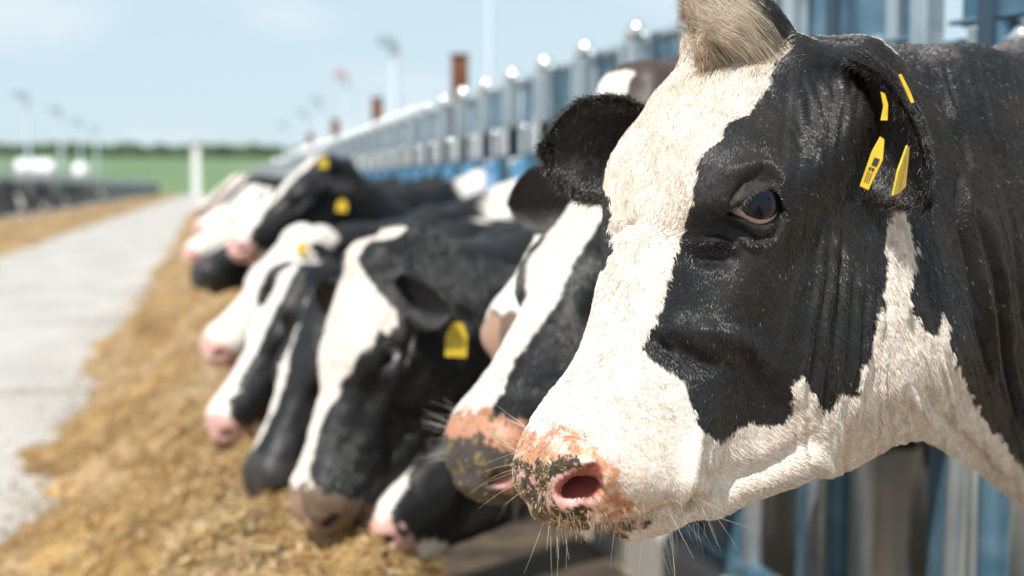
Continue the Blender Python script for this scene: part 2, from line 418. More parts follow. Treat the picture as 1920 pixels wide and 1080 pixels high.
# ---- hide colours
def inpoly(px, poly):
    x, y = px[:, 0], px[:, 1]; out = np.zeros(len(px), bool); n = len(poly)
    for i in range(n):
        x0, y0 = poly[i]; x1, y1 = poly[(i+1) % n]
        if y0 == y1: continue
        c = ((y0 > y) != (y1 > y)) & (x < (x1-x0)*(y-y0)/(y1-y0)+x0)
        out ^= c
    return out
BLAZE = [(1290, -200), (1405, -60), (1418, 0), (1442, 30), (1470, 62), (1478, 88), (1470, 100), (1452, 130), (1440, 165), (1420, 195), (1400, 212), (1375, 225), (1360, 240), (1345, 262), (1320, 290), (1305, 320), (1297, 360), (1290, 400), (1278, 440), (1265, 480), (1255, 520), (1250, 560), (1235, 600), (1215, 630), (1203, 650), (1210, 665), (1225, 680), (1240, 690), (1262, 700), (1280, 715), (1290, 735), (1296, 760), (1300, 790), (1310, 805), (1330, 820), (1350, 828), (1365, 815), (1385, 800), (1410, 795), (1440, 795), (1470, 797), (1478, 780), (1480, 750), (1490, 720), (1503, 705), (1515, 720), (1530, 745), (1545, 778), (1560, 760), (1575, 738), (1600, 742), (1612, 715), (1625, 690), (1635, 650), (1645, 610), (1655, 570), (1660, 530), (1665, 490), (1655, 470), (1660, 440), (1665, 410), (1672, 385), (1680, 368), (1695, 400), (1710, 430), (1718, 470), (1715, 510), (1702, 545), (1715, 588), (1735, 618), (1750, 632), (1762, 612), (1767, 578), (1776, 610), (1780, 640), (1800, 690), (1830, 760), (1870, 820), (1895, 850), (1920, 890), (1960, 960), (2100, 1150), (2100, 1500), (600, 1500), (600, 300), (1100, 200), (1150, -100)]
FAR_BLACK = [(1080, 330), (1131, 340), (1141, 370), (1147, 420), (1149, 470), (1138, 505), (1080, 500)]
mz = lambda L: [(800+x*.3149, 740+y*.3149) for x, y in L]
ORANGE = mz([(570, 230), (650, 195), (690, 250), (760, 215), (830, 190), (900, 200), (950, 260), (1000, 320), (1060, 370), (1110, 410), (1140, 560), (1190, 600), (1270, 690), (1190, 745), (1080, 745), (1000, 710), (985, 600), (1015, 500), (1010, 400), (900, 370), (800, 380), (700, 390), (640, 430), (570, 450), (535, 330)])
DARK = mz([(440, 400), (560, 380), (640, 420), (700, 395), (740, 420), (780, 350), (850, 360), (930, 395), (970, 400), (930, 440), (880, 470), (830, 485), (760, 500), (740, 560), (750, 640), (800, 690), (880, 660), (960, 690), (985, 720), (990, 770), (1100, 775), (1230, 755), (1350, 725), (1390, 720), (1330, 770), (1180, 850), (1040, 880), (880, 850), (770, 830), (600, 760), (480, 620), (400, 520)])
PINK = mz([(740, 560), (760, 500), (900, 440), (1010, 400), (1040, 520), (1010, 640), (1000, 740), (900, 740), (800, 700), (740, 640)])
NOSTR = mz([(755, 565), (770, 520), (830, 480), (900, 445), (980, 400), (1030, 410), (1050, 480), (1035, 570), (980, 615), (900, 625), (830, 620), (780, 600)])
BARE = mz([(440, 330), (560, 300), (660, 330), (760, 350), (880, 345), (960, 350), (1040, 400), (1060, 500), (1040, 620), (1030, 740), (1100, 790), (1180, 830), (1040, 880), (880, 860), (600, 800), (400, 600)])
c_white = np.array([.79, .72, .65]); c_black = np.array([.007, .0068, .0075]); c_orange = np.array([.58, .27, .15]); c_pink = np.array([.70, .40, .36]); c_dark = np.array([.060, .043, .030]); c_red = np.array([.26, .07, .062])
def coat(P, px, face, jit=5.0, skin=False):
    n = np.stack([fbm(P, 90, 21), fbm(P, 90, 31)], 1)*jit
    n2 = np.stack([fbm(P, 200, 41), fbm(P, 200, 51)], 1)*9+np.stack([fbm(P, 70, 42), fbm(P, 70, 52)], 1)*9
    L = to_local(P)
    w = inpoly(px+n, BLAZE) & ~inpoly(px+n, FAR_BLACK)
    hid = (face < -.05) | (px[:, 0] > 2050)
    w2 = (np.abs(L[:, 2]) < .06) & (L[:, 1] > -.12) | (L[:, 0] > .3) | ((fbm(P*np.array([1, 1, 1]), 2.2, 77) > .18) & (P[:, 0] > 1.0)) | (P[:, 2] < .5)
    w = np.where(hid, w2, w)
    c = np.where(w[:, None], c_white, c_black)
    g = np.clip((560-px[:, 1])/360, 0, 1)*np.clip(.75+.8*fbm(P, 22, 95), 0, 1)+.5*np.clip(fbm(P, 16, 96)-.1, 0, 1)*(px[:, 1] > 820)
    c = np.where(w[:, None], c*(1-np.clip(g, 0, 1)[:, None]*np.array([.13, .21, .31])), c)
    m = ~hid & (px[:, 0] < 1330) & (px[:, 1] > 740)
    o = m & inpoly(px+n2, ORANGE); c[o] = c_orange*(1+.35*fbm(P[o], 120, 5)[:, None])+np.clip(fbm(P[o], 200, 6), 0, 1)[:, None]*.25
    sp = m & ~inpoly(px, BARE) & (px[:, 0] < 1250) & (px[:, 0] > 1090) & (fbm(P, 130, 61) > .30); c[sp] = .72*c[sp]+.28*c_orange
    p = m & inpoly(px+n2*.5, PINK); c[p] = c_pink
    d = m & inpoly(px+n2, DARK); c[d] = c_dark*(1+.6*fbm(P[d], 300, 8)[:, None])
    sp2 = d & (fbm(P, 180, 71) > .38); c[sp2] = c_pink*.8
    r = m & inpoly(px, NOSTR); c[r] = c_red
    # dust on the dark hide
    ds = ~w & ~hid; k = np.clip(fbm(P, 14, 91)*.6+.25, 0, .6)*np.clip((700-px[:, 1])/500, 0, 1)
    c[ds] += (k[:, None]*np.array([.035, .024, .014]))[ds]
    lid = ~w & (polydist(px, [(1395, 372), (1420, 352), (1450, 352)]) < 11); c[lid] = .6*c[lid]+.4*np.array([.10, .08, .075])
    return np.clip(c, .003, .95), m & inpoly(px, BARE)
q = proj(V); px = q[:, :2]; toc = CAMP-V; toc /= np.linalg.norm(toc, axis=1, keepdims=True); face = (N*toc).sum(1)
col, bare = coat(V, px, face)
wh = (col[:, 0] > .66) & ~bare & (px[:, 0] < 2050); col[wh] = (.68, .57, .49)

# ---- ears: leaf shaped cups with thickness, part of the same mesh
def ear(base, axis, nrm, L, Wd, cup, droop=.0, n=28, mth=26, th=.004, up=(0, 0, 1), curl=0.):
    base = np.array(base); axis = np.array(axis, float); axis /= np.linalg.norm(axis)
    nrm = np.array(nrm, float); nrm -= axis*(nrm@axis); nrm /= np.linalg.norm(nrm); side = np.cross(nrm, axis)
    s = np.linspace(0, 1, n); t = np.linspace(-1, 1, mth); S_, T_ = np.meshgrid(s, t, indexing='ij')
    w = Wd*np.interp(S_, [0, .12, .3, .5, .7, .85, .95, 1], [.42, .62, .90, 1, .92, .66, .36, .06])
    ang = T_*cup*np.interp(S_, [0, .3, 1], [1.35, 1.1, .75])
    c_ = np.maximum(cup*np.interp(S_, [0, .3, 1], [1.35, 1.1, .75]), .3)
    x = w*np.sin(ang)/np.sin(np.minimum(c_, 1.57)); z = w*(1-np.cos(ang))/np.sin(np.minimum(c_, 1.57))
    z = z+curl*S_**2
    ax = base+axis*L*S_[..., None]-np.array(up)*droop*(S_**2)[..., None]
    P_ = ax+side*x[..., None]+nrm*z[..., None]
    P_ = P_.reshape(-1, 3); Fq = []
    for i in range(n-1):
        for j in range(mth-1): Fq.append((i*mth+j, (i+1)*mth+j, (i+1)*mth+j+1, i*mth+j+1))
    Fq = np.array(Fq); Nn = vnormals(P_, Fq)
    inner = P_; outer = P_-Nn*(th*np.clip(1-np.abs(T_.reshape(-1, 1))**3*.85, 0, 1)*np.clip(1-S_.reshape(-1, 1)**5*.8, 0, 1))
    k = len(P_); rim = list(range(0, mth))[::-1]+[i*mth for i in range(1, n)]+[(n-1)*mth+j for j in range(1, mth)]+[i*mth+mth-1 for i in range(n-2, 0, -1)]
    Fr = []
    for i in range(len(rim)):
        a, b = rim[i], rim[(i+1) % len(rim)]; Fr.append((a, b, b+k, a+k))
    return np.r_[inner, outer], np.r_[Fq, Fq[:, ::-1]+k, np.array(Fr)]
camv = lambda x, y, z: x*CR+y*CF+z*CU
earA = ear(at(1245, 268, 1.43), camv(-1, .05, .02), camv(.30, -1, -.35), .120, .054, .80, .008, th=.009)
earB = ear(at(1606, 140, 1.33), camv(.33, -.42, -.80), camv(-.75, -.65, -.1), .135, .048, 1.35, .01, th=.010)
def join(V, F, N_, c_, more):
    for (v, f), cc in more:
        f = f+len(V); V = np.r_[V, v]; F = np.r_[F, f]; c_ = np.r_[c_, np.tile(cc, (len(v), 1))]
    return V, F, c_
nbody = len(V)
V, F, col = join(V, F, None, col, [(earA, (.045, .036, .034)), (earB, (.012, .010, .010))])
bare = np.r_[bare, np.zeros(len(V)-nbody, bool)]
col = np.c_[col, np.where(bare, .5, np.where(col[:, 0] < .2, 1.35, 1.))]
me = np_mesh('cow', V, F, M_coat, colors=col)
cowo = tag(link('cow', me), 'biggest cow, nearest the camera, white blaze, bright eye and two yellow ear tags', 'cow', 'cows feeding through the fence')

# ---- fur
def fur_mat():
    m, nt, b = new_mat('fur')
    a_ = nt.nodes.new('ShaderNodeAttribute'); a_.attribute_name = 'hcol'
    nt.links.new(a_.outputs['Color'], b.inputs['Base Color'])
    b.inputs['Roughness'].default_value = .30
    b.inputs['Specular IOR Level'].default_value = .85
    return m
M_fur = fur_mat()
def curves(name, P, rad, colr, parent, mat=M_fur):
    """P: (n, k, 3) points, rad: (n,k) or scalar"""
    n, k, _ = P.shape
    hc = bpy.data.hair_curves.new(name); hc.add_curves([k]*n)
    hc.attributes['position'].data.foreach_set('vector', P.astype(np.float32).ravel())
    ra = hc.attributes.get('radius') or hc.attributes.new('radius', 'FLOAT', 'POINT')
    ra.data.foreach_set('value', np.broadcast_to(rad, (n, k)).astype(np.float32).ravel())
    ca = hc.attributes.new('hcol', 'FLOAT_COLOR', 'CURVE')
    c4 = np.ones((n, 4), np.float32); c4[:, :3] = colr; ca.data.foreach_set('color', c4.ravel())
    hc.materials.append(mat)
    return link(name, hc, parent)
def sample(V, F, wt, n):
    tri = np.r_[F[:, :3], F[:, [0, 2, 3]]]
    A = np.linalg.norm(np.cross(V[tri[:, 1]]-V[tri[:, 0]], V[tri[:, 2]]-V[tri[:, 0]]), axis=1)/2
    w = A*wt[tri].mean(1); w /= w.sum()
    t = tri[rng.choice(len(tri), n, p=w)]
    r1 = np.sqrt(rng.random(n)); r2 = rng.random(n); b = np.stack([1-r1, r1*(1-r2), r1*r2], 1)
    return t, b, (V[t]*b[:, :, None]).sum(1)
FLOW = np.array([(1330, 150, -.05, -1), (1250, 220, -.25, -1), (1400, 120, .25, -1), (1240, 320, .25, -1), (1190, 330, -.05, -1), (1160, 340, -.3, -.9), (1190, 395, .1, -1), (1260, 400, .7, -.8), (1170, 440, -.3, 1),
 (1210, 460, .4, .9), (1145, 520, -.3, 1), (1100, 650, -.3, 1), (1180, 620, .15, 1), (1050, 760, -.3, 1), (1150, 780, .2, 1), (1250, 560, .5, .8), (1240, 650, -.1, 1),
 (1330, 330, .3, -1), (1350, 260, .5, -.8), (1450, 230, .6, -.6), (1420, 330, .2, -1), (1350, 410, -1, -.1), (1340, 450, -.7, .6), (1420, 460, .1, 1), (1490, 400, 1, .4), (1550, 500, .2, 1), (1350, 560, .1, 1), (1450, 650, .25, 1), (1300, 700, 0, 1),
 (1350, 780, .3, 1), (1600, 700, .1, 1), (1540, 250, .4, 1), (1600, 350, .1, 1), (1700, 500, .3, 1), (1750, 200, .8, .6), (1850, 150, .9, .4), (1900, 400, .5, 1), (1800, 600, .4, 1), (1720, 700, .5, 1),
 (1850, 850, .8, .7), (1650, 760, .5, .9), (1500, 850, .9, .4), (1400, 900, .9, .3), (1250, 850, .5, .9), (1200, 780, .5, 1), (1150, 900, .6, .8), (1230, 950, .5, 1), (1100, 950, .1, 1), (1500, 80, .7, -.4), (1560, 100, .9, .2)], float)
def flow(px):
    d2 = ((px[:, None]-FLOW[None, :, :2])**2).sum(2)+200
    w = 1/d2**1.5; v = (w[:, :, None]*(FLOW[:, 2:]/np.linalg.norm(FLOW[:, 2:], axis=1, keepdims=True))[None]).sum(1)
    return v/(np.linalg.norm(v, axis=1, keepdims=True)+1e-9)
def chunked(f, x, n=40000): return np.concatenate([f(x[i:i+n]) for i in range(0, len(x), n)])
def strands(P, D, Nn, length, lift, k=4, bend=.75, jit=.12):
    """hairs leaving along D with a lift from the skin, bending flat"""
    n = len(P); out = np.empty((n, k, 3)); out[:, 0] = P-Nn*.0002
    D = D+rng.normal(0, jit, (n, 3)); D -= Nn*(D*Nn).sum(1)[:, None]; D /= np.linalg.norm(D, axis=1, keepdims=True)+1e-9
    for i in range(1, k):
        t = i/(k-1); a = lift*(1-bend*t)
        out[:, i] = out[:, i-1]+(D*np.cos(a)[:, None]+Nn*np.sin(a)[:, None])*(length/(k-1))[:, None]
    return out
N = vnormals(V, F); toc = CAMP-V; toc /= np.linalg.norm(toc, axis=1, keepdims=True); face = (N*toc).sum(1)
q = proj(V); px = q[:, :2]
inview = (px[:, 0] > 900) & (px[:, 0] < 2000) & (px[:, 1] < 1150) & (q[:, 2] < 2.3)
L = to_local(V)
eyec = warp((HO+EYE@HM)[None])[0]; 
deye = np.linalg.norm(V-eyec, axis=1)
wt = np.where(inview, np.where(face > -.25, 1., .12), .02)*(~bare)*(deye > EYER+.0035)
wt[nbody:] *= 2.2
NH = 420000
t, b, P = sample(V, F, wt, NH)
Nn = (N[t]*b[:, :, None]).sum(1); Nn /= np.linalg.norm(Nn, axis=1, keepdims=True)
pxh = proj(P)[:, :2]; fh = (face[t]*b).sum(1)
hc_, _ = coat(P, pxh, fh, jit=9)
isear = (t >= nbody).any(1)
fl = chunked(flow, pxh); D = fl[:, :1]*CR-fl[:, 1:]*CU
hid = fh < -.05
D[hid] = np.array([.3, .2, -1])
D[isear] = rng.normal(0, .25, (isear.sum(), 3))+camv(-.5, 0, -.6)
D -= Nn*(D*Nn).sum(1)[:, None]; D /= np.linalg.norm(D, axis=1, keepdims=True)+1e-9
hc_[isear] = np.array([.022, .017, .015])
dk = hc_[:, 0] < .2
ln = np.where(pxh[:, 0] > 1650, .0060, .0050)*np.where(dk, .72, 1)*rng.uniform(.6, 1.25, NH); ln[isear] = .010*rng.uniform(.5, 1.6, isear.sum())
ln *= np.where((pxh[:, 1] > 780) & (pxh[:, 0] < 1320) & ~isear, .7, 1)
up_ = np.clip((205-pxh[:, 1])/110, 0, 1)*(pxh[:, 0] < 1470); ln *= 1+1.3*up_
dl = np.linalg.norm(P-eyec, axis=1); ln *= np.where(dl < .034, .35, 1)
lift = np.clip(.50+rng.normal(0, .10, NH)+.22*fbm(P, 110, 12), .22, .95)
lift[dk] = np.clip(.34+rng.normal(0, .06, dk.sum())+.08*fbm(P[dk], 60, 12), .2, .6)
hc_ *= rng.uniform(.68, 1.15, (NH, 1))*(1+.16*fbm(P*np.array([1, 1, .5]), 120, 66))[:, None]; hc_ = np.clip(hc_, .004, .9)
fl_ = rng.random(NH) < np.where(dk, .006, .012)*(1+fbm(P, 12, 99)); hc_[fl_] = np.where(dk[fl_][:, None], np.array([.30, .25, .18]), np.array([.30, .20, .11]))
curves('fur', strands(P, D, Nn, ln, lift), np.array([.00025, .00023, .00018, .00005]), hc_, cowo)
print('fur', time.time()-t0)
#@@CLOSE
# ---- eye
def dirs_sphere(n=64):
    th = np.linspace(0, math.pi, n); ph = np.linspace(0, 2*math.pi, 2*n+1)
    T, Ph = np.meshgrid(th, ph, indexing='ij')
    V = np.stack([np.sin(T)*np.cos(Ph), np.sin(T)*np.sin(Ph), np.cos(T)], -1).reshape(-1, 3); m = 2*n+1
    F = np.array([(i*m+j, (i+1)*m+j, (i+1)*m+j+1, i*m+j+1) for i in range(n-1) for j in range(2*n)])
    return V, F
def eyeball(center, gaze, R, parent, tilt=None):
    V, F = dirs_sphere(); g = np.array(gaze)/np.linalg.norm(gaze)
    hx = np.cross(g, [0, 0, 1.]); hx /= np.linalg.norm(hx); hz = np.cross(hx, g)
    u, v, w = V@hx, V@hz, V@g
    rad = np.sqrt((u/1.22)**2+v**2); rad = np.where(w < 0, 9, rad)
    c = np.tile(np.array([.46, .33, .29]), (len(V), 1)); c *= (1+.25*fbm(V*np.array([1, 1, 3]), 6, 3)[:, None])
    c[rad < .68] = (.008, .008, .010); c[rad < .56] = (.003, .006, .013)
    ring = (rad > .58) & (rad < .70); c[ring] = (.02, .016, .014)
    Vp = V*R*(1+.06*np.clip(1-rad/.75, 0, 1)[:, None])+center
    m = bpy.data.materials.get('eye')
    if m is None:
        m, nt, b = new_mat('eye'); a_ = nt.nodes.new('ShaderNodeAttribute'); a_.attribute_name = 'coat'
        nt.links.new(a_.outputs['Color'], b.inputs['Base Color']); b.inputs['Roughness'].default_value = .04
        b.inputs['IOR'].default_value = 1.34
    return link('eye', np_mesh('eye', Vp, F, m, colors=c), parent)
eyeball(eyec+camv(.0095, -.0005, .0005), camv(.38, -1, .12), EYER*1.17, cowo)
eyeR = warp((HO+(EYE*np.array([1, 1, -1]))@HM)[None])[0]
eyeball(eyeR, -HM[2], EYER*.985, cowo)

# ---- forelock, lashes, whiskers
TUFT = [(1306, 150), (1304, 60), (1322, -40), (1440, -60), (1500, 20), (1488, 70), (1478, 98), (1440, 122), (1390, 120), (1345, 135)]
wtt = inpoly(px, TUFT)*(face > -.6)*(q[:, 2] < 1.6)*1.
wtt[nbody:] = 0
n = 9000
t, b, P = sample(V, F, wtt, n); Nn = (N[t]*b[:, :, None]).sum(1); pxh = proj(P)[:, :2]
s_ = np.clip((pxh[:, 0]-1290)/190, 0, 1)
Dx = np.interp(s_, [0, .4, 1], [.02, -.45, -.75]); Dz = np.interp(s_, [0, .4, 1], [.95, .9, .72])
D = Dx[:, None]*CR+Dz[:, None]*CU-.35*CF; k = 10
ln = rng.uniform(.030, .065, n)*np.interp(s_, [0, .5, 1], [.75, 1, 1.1])
out = np.empty((n, k, 3)); out[:, 0] = P-Nn*.001; cl = fbm(P, 40, 3)[:, None]; ph = rng.uniform(0, 6.28, n)
for i in range(1, k):
    tt = i/(k-1)
    cu = np.stack([np.sin(ph+tt*5), np.cos(ph*1.7+tt*4), np.sin(ph*2.3+tt*6)], 1)*np.interp(s_, [0, .45, 1], [.75, .42, .18])[:, None]
    o_ = out[:, i-1]; nv = np.stack([vnoise(o_, 45, 71), vnoise(o_, 45, 72), vnoise(o_, 45, 73)], 1)*1.0+np.stack([vnoise(o_, 110, 74), vnoise(o_, 110, 75), vnoise(o_, 110, 76)], 1)*.8
    d = D+Nn*.35*(1-tt)+cu*(.3+tt)*.6+nv*np.interp(s_, [0, .5, 1], [1.1, .75, .4])[:, None]*(.3+tt)+CR*(-.22*tt)+np.array([0, 0, -.25])*tt*tt+cl*.3*CR
    d /= np.linalg.norm(d, axis=1, keepdims=True); out[:, i] = out[:, i-1]+d*(ln/(k-1))[:, None]
tan = np.array([.40, .28, .17]); cre = np.array([.78, .68, .56])
mixk = np.clip(np.interp(s_, [0, .3, .55, 1], [.95, .7, .15, .0])+rng.normal(0, .3, n)+.5*fbm(P, 60, 17), 0, 1)[:, None]
tc_ = tan*mixk+cre*(1-mixk)
line = inpoly(pxh, BLAZE); tc_[~line] = (.014, .012, .011)
tc_ *= rng.uniform(.6, 1.15, (n, 1))
curves('forelock', out, np.linspace(.00026, .00006, k), np.clip(tc_, .004, .9), cowo)
def free_hairs(name, starts, dirs, lens, droop, rad, colr, parent, k=7, wig=.12):
    n = len(starts); out = np.empty((n, k, 3)); out[:, 0] = starts; side = rng.normal(0, wig, (n, 3))
    for i in range(1, k):
        tt = i/(k-1); d = dirs+side*tt*2+np.array([0, 0, -1])*(droop*tt)[:, None]; d /= np.linalg.norm(d, axis=1, keepdims=True)
        out[:, i] = out[:, i-1]+d*(lens/(k-1))[:, None]
    return curves(name, out, np.linspace(rad, rad*.25, k), colr, parent)
def pick(poly, n, fmin=-.3):
    w = inpoly(px, poly)*(face > fmin)*(q[:, 2] < 1.7)*1.; w[nbody:] = 0
    t, b, P = sample(V, F, w, n); Nn = (N[t]*b[:, :, None]).sum(1); return P, Nn/np.linalg.norm(Nn, axis=1, keepdims=True)
st, di, le, dr, co = [], [], [], [], []
for poly, n, dv, l0, l1, dn, cc in [
    ([(1000, 960), (1060, 985), (1250, 975), (1330, 930), (1330, 1000), (1240, 1020), (1080, 1025)], 34, (.05, -.2, -1), .015, .050, .5, (.75, .68, .58)),
    ([(1200, 940), (1300, 900), (1330, 960), (1250, 990)], 12, (.8, -.3, -.6), .03, .06, .5, (.75, .68, .58)),
    ([(955, 830), (1000, 790), (1010, 830), (985, 870)], 8, (-1, -.2, .55), .02, .045, .2, (.75, .7, .62)),
    ([(955, 850), (985, 850), (1000, 960), (960, 960)], 7, (-1, -.3, -.35), .015, .045, .4, (.7, .62, .45)),
    ([(1040, 960), (1140, 950), (1330, 915), (1330, 940), (1250, 975), (1080, 995)], 500, (.25, -.3, -1), .006, .014, .2, (.50, .36, .20))]:
    P_, N_ = pick(poly, n); st.append(P_); di.append(camv(*dv)*.8+N_*.8+rng.normal(0, .22, (n, 3))); le.append(rng.uniform(l0, l1, n)); dr.append(np.full(n, dn)); co.append(np.tile(cc, (n, 1))*rng.uniform(.6, 1.1, (n, 1)))
free_hairs('whiskers', np.concatenate(st), np.concatenate(di), np.concatenate(le), np.concatenate(dr), .00015, np.concatenate(co), cowo)
# lashes along the upper lid
Rm = np.array([1.0]); n = 150
tl = rng.uniform(-.62, .80, n); u = tl; hh = .50*(1-(u/.98)**2)*.86+.05
v_ = hh; nx_ = u*.93-v_*.36; ny_ = u*.36+v_*.93; nz_ = np.sqrt(np.clip(1-nx_**2-ny_**2, .05, 1))
ld = np.stack([nx_, ny_, nz_], 1)@HM; ls = eyec+ld*(EYER+.0045)
free_hairs('eyelashes', ls, ld*.6+camv(.10, -.7, -.25)+rng.normal(0, .12, (n, 3)), rng.uniform(.006, .012, n), np.full(n, 1.0), .00016, np.tile((.10, .09, .085), (n, 1))*rng.uniform(.5, 2, (n, 1)), cowo, k=5, wig=.05)
# long pale hairs at the ear openings
P_ = earB[0][:26*28].reshape(28, 26, 3)[3:16, 0:3].reshape(-1, 3); n = 90; P_ = P_[rng.integers(0, len(P_), n)]
free_hairs('ear_hair', P_, camv(-.1, -.3, -1)+rng.normal(0, .25, (n, 3)), rng.uniform(.015, .045, n), np.full(n, .5), .0002, np.tile((.16, .15, .15), (n, 1))*rng.uniform(.4, 2.2, (n, 1)), cowo, wig=.2)
P_ = earA[0][:26*28].reshape(28, 26, 3)[2:18, 6:20].reshape(-1, 3); n = 2600; P_ = P_[rng.integers(0, len(P_), n)]
free_hairs('ear_hair', P_, camv(-.9, -.35, .1)+rng.normal(0, .35, (n, 3)), rng.uniform(.008, .022, n), np.full(n, .3), .0002, np.tile((.06, .05, .048), (n, 1))*rng.uniform(.4, 2.2, (n, 1)), cowo, wig=.3)
# furry rims of both ears
for E_, n, l0, l1 in ((earA, 3000, .005, .013), (earB, 3800, .006, .015)):
    Gd = E_[0][:26*28].reshape(28, 26, 3); cen = Gd[:, 12:14].mean(1)
    rim_ = np.concatenate([Gd[:, 0], Gd[-1], Gd[::-1, -1]]); cc_ = np.concatenate([cen, Gd[-4:-3, 13].repeat(26, 0), cen[::-1]])
    i_ = rng.integers(0, len(rim_)-1, n); f_ = rng.random((n, 1)); P_ = rim_[i_]*(1-f_)+rim_[i_+1]*f_; o_ = P_-cc_[i_]; o_ /= np.linalg.norm(o_, axis=1, keepdims=True)+1e-9
    P_ = P_-o_*rng.uniform(0, .010, (n, 1))+rng.normal(0, .001, (n, 3))
    free_hairs('ear_hair', P_, o_*.5-CF*.5+rng.normal(0, .45, (n, 3)), rng.uniform(l0, l1, n), np.full(n, .4), .0003, np.tile((.030, .022, .017), (n, 1))*rng.uniform(.4, 1.9, (n, 1)), cowo, wig=.15, k=5)
Gd = earB[0][:26*28].reshape(28, 26, 3); n = 500; P_ = Gd[2:14, 0:4].reshape(-1, 3)[rng.integers(0, 48, n)]
free_hairs('ear_hair', P_+rng.normal(0, .002, (n, 3)), camv(.25, -.35, -1)+rng.normal(0, .22, (n, 3)), rng.uniform(.012, .030, n), np.full(n, .5), .00025, np.tile((.020, .017, .016), (n, 1))*rng.uniform(.4, 2.5, (n, 1)), cowo, wig=.15)
# ---- feed stuck on the muzzle
def slivers(name, P, N_, L0, L1, w, cols, mat, parent=None):
    n = len(P); d = np.cross(N_, rng.normal(0, 1, (n, 3))); d += N_*rng.uniform(-.3, .8, (n, 1)); d /= np.linalg.norm(d, axis=1, keepdims=True)
    sd = np.cross(d, N_+rng.normal(0, .4, (n, 3))); sd /= np.linalg.norm(sd, axis=1, keepdims=True); up = np.cross(sd, d)
    L_ = rng.uniform(L0, L1, (n, 1)); w_ = w*rng.uniform(.5, 1.5, (n, 1))
    o = P+N_*w_*.5
    v = np.stack([o-d*L_/2-sd*w_, o-d*L_/2+sd*w_, o+d*L_/2+sd*w_*.6, o+d*L_/2-sd*w_*.6, o+up*w_*.7], 1).reshape(-1, 3)
    b_ = np.arange(n)[:, None]*5; f = np.concatenate([b_+np.array(x) for x in ((0, 1, 4), (1, 2, 4), (2, 3, 4), (3, 0, 4), (1, 0, 3), (1, 3, 2))])
    return link(name, np_mesh(name, v, f, mat, smooth=False, colors=np.repeat(cols, 5, 0)), parent)
def plain_attr(name, rough=.7):
    m, nt, b = new_mat(name); a_ = nt.nodes.new('ShaderNodeAttribute'); a_.attribute_name = 'coat'
    nt.links.new(a_.outputs['Color'], b.inputs['Base Color']); b.inputs['Roughness'].default_value = rough; return m
M_crumb = plain_attr('feed_crumbs', .6)
MUD = mz([(505, 400), (560, 370), (640, 400), (720, 370), (780, 350), (940, 380), (960, 410), (860, 480), (770, 500), (740, 560), (700, 620), (620, 560), (530, 520)])
MUD2 = mz([(520, 520), (740, 560), (800, 680), (970, 690), (980, 760), (1200, 770), (1340, 740), (1180, 830), (1000, 860), (780, 790), (640, 700), (570, 600)])
P1, N1 = pick(MUD, 750); P2, N2 = pick(MUD2, 380)
keep = fbm(P1, 110, 33) > -.12; P1, N1 = P1[keep], N1[keep]
PP = np.r_[P1+N1*rng.uniform(0, .0035, (len(P1), 1)), P2]; NN = np.r_[N1, N2]
pal = np.array([(.34, .22, .07), (.46, .32, .12), (.10, .075, .03), (.05, .04, .025), (.55, .44, .22)])
cs = pal[rng.choice(5, len(PP), p=[.26, .16, .26, .24, .08])]*rng.uniform(.7, 1.2, (len(PP), 1))
tag(slivers('feed_crumbs', PP, NN, .0015, .0050, .0006, cs, M_crumb, cowo), kind='stuff')
# ---- yellow ear tags
M_yel = noisy('yellow_plastic', (.50, .33, .01), (.66, .46, .03), 90, .42)
M_ink = simple('black_ink', (.02, .02, .02), .5)
def plate(name, pts, deps, th, mat, parent):
    P_ = np.array([at(x, y, d) for (x, y), d in zip(pts, deps)]); n_ = np.cross(P_[1]-P_[0], P_[3]-P_[0]); n_ /= np.linalg.norm(n_)
    if n_@CF > 0: n_ = -n_
    nn = len(P_); V_ = np.r_[P_+n_*th/2, P_-n_*th/2]; bm = __import__('bmesh').new()
    vs = [bm.verts.new(v) for v in V_]; bm.faces.new(vs[:nn]); bm.faces.new(vs[nn:][::-1])
    for i in range(nn): j = (i+1) % nn; bm.faces.new((vs[i], vs[i+nn], vs[j+nn], vs[j]))
    __import__('bmesh').ops.recalc_face_normals(bm, faces=bm.faces)
    m_ = bpy.data.meshes.new(name); bm.to_mesh(m_); bm.free(); m_.materials.append(mat)
    o = link(name, m_, parent)
    bv = o.modifiers.new('bevel', 'BEVEL'); bv.width = .0004; bv.segments = 2
    return o, n_
def bil(c, u, v): c = np.array(c, float); return (c[0]*(1-u)+c[1]*u)*(1-v)+(c[3]*(1-u)+c[2]*u)*v
DT = 1.155
c1 = [(1649, 262), (1657, 256), (1652, 296), (1646, 290)]
T1 = [(1650, 256), (1658, 262), (1655, 300), (1628, 357), (1612, 349), (1634, 285)]
o1, n1 = plate('ear_tag', T1, [DT]*6, .0016, M_yel, cowo); o1['label'] = 'yellow ear tag with printed number hanging in the ear'
quad = [(1637, 286), (1655, 292), (1628, 352), (1614, 346)]
for (u0, v0, u1, v1) in [(.30, .12, .90, .36), (.20, .42, .42, .52), (.52, .42, .78, .52), (.22, .56, .30, .90), (.46, .56, .54, .90), (.70, .56, .78, .90)]:
    cs_ = [bil(quad, u0, v0), bil(quad, u1, v0), bil(quad, u1, v1), bil(quad, u0, v1)]
    plate('print', cs_, [DT-.0012]*4, .0004, M_ink, o1)
o2, _ = plate('ear_tag', [(1700, 272), (1704, 278), (1697, 350), (1686, 362), (1673, 367), (1683, 320)], [DT+.02, DT+.025, DT+.02, DT+.01, DT, DT], .0016, M_yel, cowo)
o3, _ = plate('ear_tag', [(1684, 140), (1690, 139), (1708, 175), (1714, 192), (1708, 194), (1698, 172)], [DT+.03]*6, .002, M_yel, cowo)
